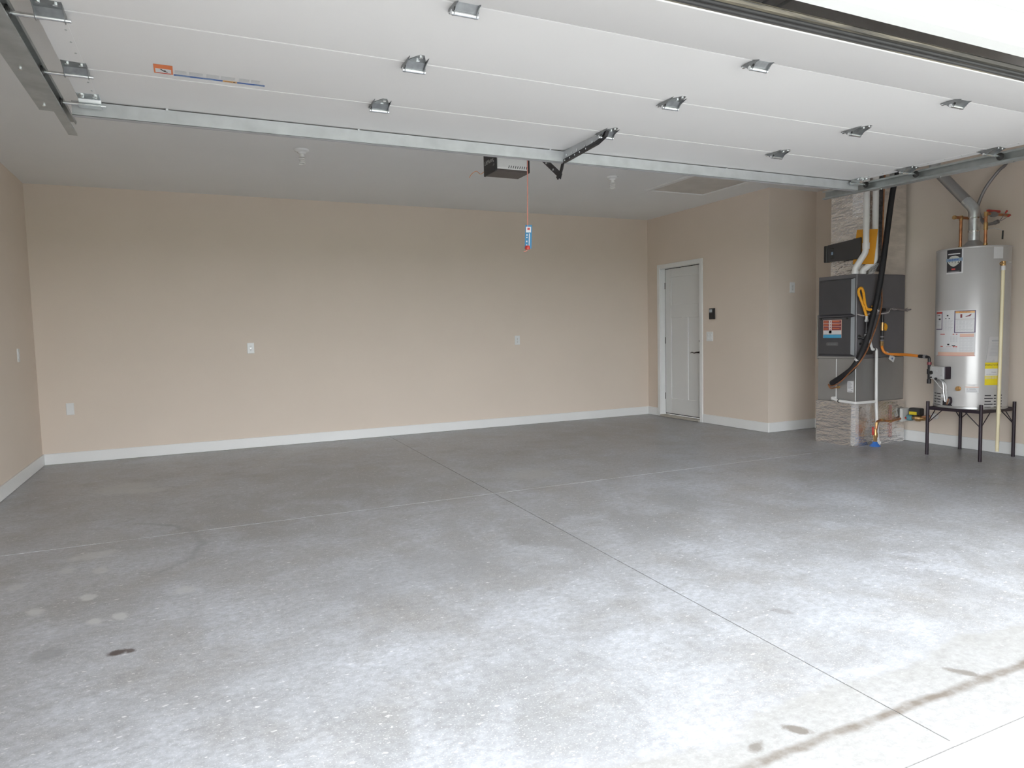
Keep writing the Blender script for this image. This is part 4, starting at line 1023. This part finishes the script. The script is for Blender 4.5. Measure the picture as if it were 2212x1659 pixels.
for k in range(7): tsheet(mb, 178, 1.070 - k * .007, 190, 1.073 - k * .007, .0006, .0008)
for k in range(5): tsheet(mb, 155, .972 - k * .008, 190, .975 - k * .008, .0006, .0008)
mb.build('small_print', mat('small_grey_print', (.50, .50, .52, 1), .5), lb)
mb = MB(); tsheet(mb, 156, 1.092, 167, 1.099, .0006, .0010); tsheet(mb, 182, 1.091, 190, 1.098, .0006, .0010); tsheet(mb, 157, .984, 163, .991, .0006, .0010); tsheet(mb, 183, .982, 190, .990, .0006, .0010); tsheet(mb, 170, .985, 180, .987, .0006, .0010)
mb.build('red_lines', M['redprint'], lb)
mb = MB(); tsheet(mb, 150, .910, 216, .938, .0006, .0010); tsheet(mb, 194, 1.076, 215, 1.098, .0006, .0010)
mb.build('peach_bands', M['paleorange'], lb)
mb = MB(); tsheet(mb, 146, .905, 217.5, .909, .0006, .0012); tsheet(mb, 194, 1.070, 215, 1.074, .0006, .0010)
mb.build('pink_lines', mat('pink_line', (.60, .25, .22, 1), .5), lb)
# hanging paper and energy guide
pw = MB()
pts = [(237.5, 1.068), (259, 1.066), (259, .858), (233.5, .858), (236, .96)]
pw.poly([tk(a, b, w) for w in (.0008, .006) for a, b in pts], [tuple(range(5, 10)), (0, 1, 6, 5), (1, 2, 7, 6), (2, 3, 8, 7), (3, 4, 9, 8), (4, 0, 5, 9)])
pw = pw.build('plastic_sleeve', M['greypaper'], wh)
mb = MB(); tsheet(mb, 242, 1.028, 254, 1.040, .0065, .0069)
for k in range(9): tsheet(mb, 242 - k * .5, 1.005 - k * .012, 256, 1.008 - k * .012, .0065, .0068)
mb.build('sleeve_print', M['greyprint'], pw)
eg = tsheet(MB(), 232.7, .655, 262, .848, 0, .0006).build('energy_label', M['yellowlab'], wh)
MB().text('ENERGYGUIDE', tk, 245.5, .822, .020, .0009, sx=DEG * .95).build('lettering', M['blackprint'], eg)
tsheet(MB(), 232.7, .735, 256, .796, .0006, .0010).build('white_field', M['paper'], eg)
mb = MB(); tsheet(mb, 243.5, .763, 245.3, .770, .0010, .0013); tsheet(mb, 246.2, .762, 252, .768, .0010, .0013); mb.build('small_print', M['greyprint'], eg)
mb = MB(); tsheet(mb, 235, .746, 253, .749, .0010, .0013); tsheet(mb, 244, .806, 246, .810, .0006, .0010)
mb.build('small_print', M['greyprint'], eg)
tsheet(MB(), 233.5, .708, 253, .731, .0006, .0009).build('pale_band', mat('pale_yellow', (.62, .55, .25, 1), .5), eg)
nl = tsheet(MB(), 204, .590, 224, .640, 0, .0006).build('notice_label', M['paper'], wh)
tsheet(MB(), 204, .634, 224, .642, .0006, .0010).build('red_header', M['paleorange'], nl)
mb = MB()
for k in range(4): tsheet(mb, 206, .600 + k * .008, 222 - k, .603 + k * .008, .0006, .0009)
mb.build('small_print', M['greyprint'], nl)
tsheet(MB(), 208, .650, 220, .662, 0, .0006).build('bright_sticker', M['paper'], wh)
# vent slots round the base
for k in range(5):
    v = .566 - k * .025
    for (u0, u1) in ((139, 147), (149, 160)) + (((233.5, 243.5) if k % 2 == 0 else (233, 247)), (249, 253), (260, 266)):
        du = 3 if (k % 2 and u0 == 149) else 0
        tsheet(MB(), u0 + du, v - .0042, u1, v + .0042, -.0002, .0012).build('vent_slot', M['blackprint'], wh)
# gas control valve and burner door
gm = Matrix.Translation(tk(164, .762, .038)) @ Matrix.Rotation(math.radians(164 - 180), 4, 'Z')
gv = MB().box(-.034, .036, -.088, .072, -.062, .052, bev=.014, seg=2, mtx=gm).build('gas_valve', mat('valve_cover_grey', (.46, .46, .46, 1), .4), wh)
MB().box(-.024, .038, -.096, -.087, -.058, .050, bev=.004, mtx=gm).build('dark_side', M['stand'], gv)
for (y, z, r) in ((.045, -.006, .017), (-.012, -.058, .011), (.045, -.048, .007)):
    MB().cyl(gm @ Vector((-.034, y, z)), gm @ Vector((-.046, y, z)), r, 12).build('valve_knob', M['blackplastic'], gv)
for (y, z) in ((-.020, .012), (.055, .035), (-.06, -.03)):
    MB().cyl(gm @ Vector((-.034, y, z)), gm @ Vector((-.036, y, z)), .005, 8).build('screw', M['galv'], gv)
for k, (u, m) in enumerate(((170, 'zinc'), (173.5, 'wirewhite'), (176, 'zinc'))):
    MB().tube(spline([gm @ Vector((-.02, -.02 - k * .012, -.060)), tk(u, .665, .026), tk(u + 1, .58, .020), tk(u + 3, .50, .012)], 6), .005, 7).build('burner_tube', M[m], wh)
MB().tube(spline([gm @ Vector((-.02, .04, -.06)), tk(157, .655, .02), tk(162, .635, .024), tk(172, .60, .022)], 6), .004, 6).build('pilot_wire', M['wirewhite'], wh)
tsheet(MB(), 164.5, .535, 169.5, .566, 0, .014).build('igniter', M['paper'], wh)
bdr = tsheet(MB(), 166, .468, 184, .478, 0, .004)
tsheet(bdr, 166, .468, 173, .508, 0, .003); bdr.build('burner_door', M['blackprint'], wh)
mb = MB().tube(spline([tk(180, .475, .012), tk(183.5, .500, .014), tk(183, .535, .014), tk(180, .54, .014)], 6), .009, 8); mb.build('burner_hose', M['stand'], wh)
MB().tube(spline([tk(176, .480, .012), tk(178, .50, .016), tk(179, .53, .016)], 5), .006, 7).build('burner_fitting', M['copper'], wh)
dv = MB()
for (r, w0, w1) in ((.022, 0, .008), (.016, .008, .03)): dv.cyl(tk(193.5, .622, w0), tk(193.5, .622, w1), r, 14)
dv.build('drain_valve', M['brass'], wh)
MB().lathe([(0, .002), (.095, .002), (.085, .012), (.046, .052), (.043, .056), (0, .056)], (TX, TY, TZ1 + .014), 28).build('draft_hood', M['tankrim'], wh)
for a in (0.4, 1.97, 3.54, 5.11):
    MB().box(TX + .08 * math.cos(a) - .005, TX + .08 * math.cos(a) + .005, TY + .08 * math.sin(a) - .005, TY + .08 * math.sin(a) + .005, TZ1 - .001, TZ1 + .018).build('hood_leg', M['blackmetal'], wh)
rv = MB().lathe([(0, 0), (.016, 0), (.018, .02), (.013, .03), (.013, .06), (0, .06)], (0, 0, 0), 12)
for v in rv.bm.verts: v.co = Matrix.Translation((7.622, -4.468, 1.678)) @ Matrix.Rotation(math.radians(80), 4, 'X') @ Matrix.Rotation(math.radians(-24), 4, 'Y') @ v.co
rv.cyl((7.607, -4.512, 1.700), (7.607, -4.512, 1.655), .017, 12).build('relief_valve', M['brass'], wh)
MB().box(7.612, 7.655, -4.548, -4.538, 1.684, 1.694, bev=.002).cyl((7.612, -4.515, 1.69), (7.616, -4.545, 1.69), .005, 8).build('relief_lever', M['galv'], wh)

dp_ = thing('discharge_pipe', (7.605, -4.512, .085), 'cream plastic discharge pipe down the right side of heater', 'pipe')
MB().cyl((7.605, -4.512, 1.655), (7.602, -4.505, .085), .0135, 12).build('pipe', M['cpvc'], dp_)
MB().cyl((7.605, -4.512, 1.662), (7.605, -4.512, 1.625), .0175, 12).build('adapter', M['pvc'], dp_)
MB().cyl((7.603, -4.5075, .445), (7.603, -4.5075, .41), .017, 12).build('coupling', M['cpvc'], dp_)

# flue
fp = thing('flue_pipe', (TX, TY, 1.91), 'shiny metal flue pipe bending left above the water heater', 'pipe')
FR = .043
MB().cyl((TX, TY, TZ1 + .070), (TX, TY, 2.11), FR, 24).build('vertical_pipe', M['galv'], fp)
for (z0, z1) in ((2.098, 2.112), (1.985, 1.998)): MB().cyl((TX, TY, z0), (TX, TY, z1), FR + .003, 24).build('crimp_ring', M['zinc'], fp)
MB().tube(fillet([(TX, TY, 2.105), (TX, TY, 2.185), (TX, TY + .075, 2.272)], .07, 7), FR + .002, 24).build('elbow', M['galv'], fp)
MB().cyl((TX, TY + .070, 2.268), (TX, TY + .335, 2.580), FR + .001, 24).build('diagonal_pipe', M['sheet'], fp)
MB().tube(fillet([(TX, TY + .320, 2.563), (TX, TY + .365, 2.615), (TX, TY + .365, 2.68)], .04, 6), FR + .003, 24).build('elbow', M['galv'], fp)
MB().cyl((TX, TY + .365, 2.66), (TX, TY + .365, H - .001), FR, 24).build('vertical_pipe', M['galv'], fp)
for (y, z) in ((TY + .322, 2.585), (TY + .305, 2.540)): MB().cyl((TX - FR - .001, y - .012, z - .006), (TX - FR - .007, y - .012, z - .006), .005, 6).build('screw', M['zinc'], fp)
MB().cyl((TX - FR, TY + .052, 2.232), (TX - FR - .007, TY + .052, 2.232), .005, 6).build('screw', M['zinc'], fp)

def copper(y, label, red):
    cp = thing('water_pipe', (TX, y, TZ1), label, 'pipe', 'copper pipes on top of the water heater')
    MB().cyl((TX, y, TZ1 + .001), (TX, y, 2.13), .0125, 12).build('riser', M['copper'], cp)
    MB().cyl((TX, y, TZ1 + .001), (TX, y, TZ1 + .035), .0165, 10).build('nipple', M['brass'], cp)
    MB().cyl((TX, y, 2.105), (TX, y, 2.145), .0165, 10).build('elbow_fitting', M['brass'], cp)
    MB().cyl((TX, y, 2.13), (RX - .001, y, 2.13), .0125, 12).build('wall_branch', M['copper'], cp)
    return cp
c1 = copper(-4.105, 'copper water pipe left of the flue on heater top', False)
MB().cyl((TX, -4.105, 2.13), (TX - .085, -4.100, 2.128), .013, 10).build('capped_stub', M['copper'], c1)
MB().lathe([(0, -.008), (.017, -.008), (.019, 0), (.017, .008), (0, .008)], (TX - .085, -4.100, 2.128), 12, 'x').build('end_cap', M['brass'], c1)
c2 = copper(-4.318, 'copper water pipe with red valve right of the flue', True)
MB().box(TX + .02, TX + .19, -4.330, -4.306, 2.146, 2.166, bev=.004).build('red_handle', M['redpaint'], c2)
MB().lathe([(0, -.05), (.017, -.05), (.024, -.02), (.024, .02), (.017, .05), (0, .05)], (TX + .10, -4.318, 2.13), 12, 'x').build('valve_body', M['conduit'], c2)
MB().cyl((TX + .10, -4.318, 2.13), (TX + .10, -4.318, 2.15), .007, 8).build('valve_stem', M['brass'], c2)
q = MB().cyl((TX, -4.318, 2.055), (TX, -4.318, 1.99), .0165, 10).build('joint_sleeve', M['yellowlab'] if False else M['brass'], c2)

cf = thing('flexible_conduit', (7.9, -4.2, 2.2), 'grey flexible conduit curving up the wall behind flue', 'conduit')
MB().tube(spline([(7.995, -4.300, 2.60), (7.96, -4.295, 2.56), (7.92, -4.270, 2.517), (7.9, -4.182, 2.394), (7.9, -4.121, 2.263), (7.9, -4.121, 2.201), (7.9, -4.158, 2.10), (7.9, -4.200, 2.068), (7.9, -4.269, 2.070)], 9), .0135, 10).build('conduit', M['conduit'], cf)
MB().cyl((7.9, -4.262, 2.0695), (7.9, -4.295, 2.078), .018, 10).build('connector', M['conduit'], cf)
for k, pts in enumerate((((7.9, -4.29, 2.076), (7.9, -4.315, 2.095), (7.9, -4.352, 2.143)), ((7.9, -4.29, 2.076), (7.9, -4.33, 2.085), (7.9, -4.372, 2.108)))):
    MB().tube(spline(pts, 6), .0025, 5).build('wire', M['wire'], cf)
    e = Vector(pts[-1]); dd = (e - Vector(pts[-2])).normalized()
    MB().cyl(e - dd * .004, e + dd * .022, .005, 8, .009).build('wire_nut', M['redpaint'], cf)
MB().cyl((TX + .2, -4.345, 1.99), (TX + .2, -4.343, 1.915), .007, 8).build('hanging_tag', M['blackplastic'], c2)
MB().tube([(TX + .012, -4.318, 2.0), (TX + .10, -4.325, 2.01), (TX + .2, -4.345, 1.99)], .003, 5).build('tag_wire', M['wirewhite'], c2)

# stand
sdn = thing('heater_stand', (TX, TY, 0), 'dark metal four-legged stand carrying the water heater', 'stand')
LEG = [(7.425, -4.005), (7.455, -4.452), (7.935, -3.985), (7.925, -4.455)]
for (x, y) in LEG:
    MB().tube([(x, y, .001), (x, y, .018), (x, y, .49)], .014, 12).build('leg', M['stand'], sdn)
zr = .427
for (i, j) in ((0, 1), (2, 3), (0, 2), (1, 3)):
    a, b = Vector((*LEG[i], zr)), Vector((*LEG[j], zr)); d = (b - a).normalized(); n = Vector((0, 0, 1)).cross(d) * .004
    MB().prism([a - n + Vector((0, 0, -.014)), b - n + Vector((0, 0, -.014)), b - n + Vector((0, 0, .014)), a - n + Vector((0, 0, .014))], n * 2).build('rail', M['stand'], sdn)
MB().lathe([(0, .441), (TR - .02, .441), (TR - .02, .443), (0, .4435)], (TX, TY, 0), 40).build('top_pan', M['stand'], sdn)
for i, (x, y) in enumerate(LEG):
    for (j) in {0: (1, 2), 1: (0, 3), 2: (0, 3), 3: (1, 2)}[i]:
        t = Vector((*LEG[j], 0)) - Vector((x, y, 0)); t.normalize()
        MB().cyl(Vector((x, y, .29)), Vector((x, y, .415)) + t * .125, .004, 6).build('brace', M['stand'], sdn)
for o in bpy.data.objects:
    if o.type == 'MESH' and o.parent and o.name.split('.')[0] in ('small_print', 'orange_lines', 'text_block', 'red_icons', 'label_print', 'sleeve_print', 'red_lines', 'black_pictures', 'red_pictures',
                                                                  'red_print', 'banner_marks', 'pale_lettering', 'white_lettering', 'rivets', 'peach_bands', 'dark_frames', 'pink_lines', 'dark_panels', 'white_panels', 'slots', 'indicator_marks', 'badge_lettering'):
        o['kind'] = 'stuff'
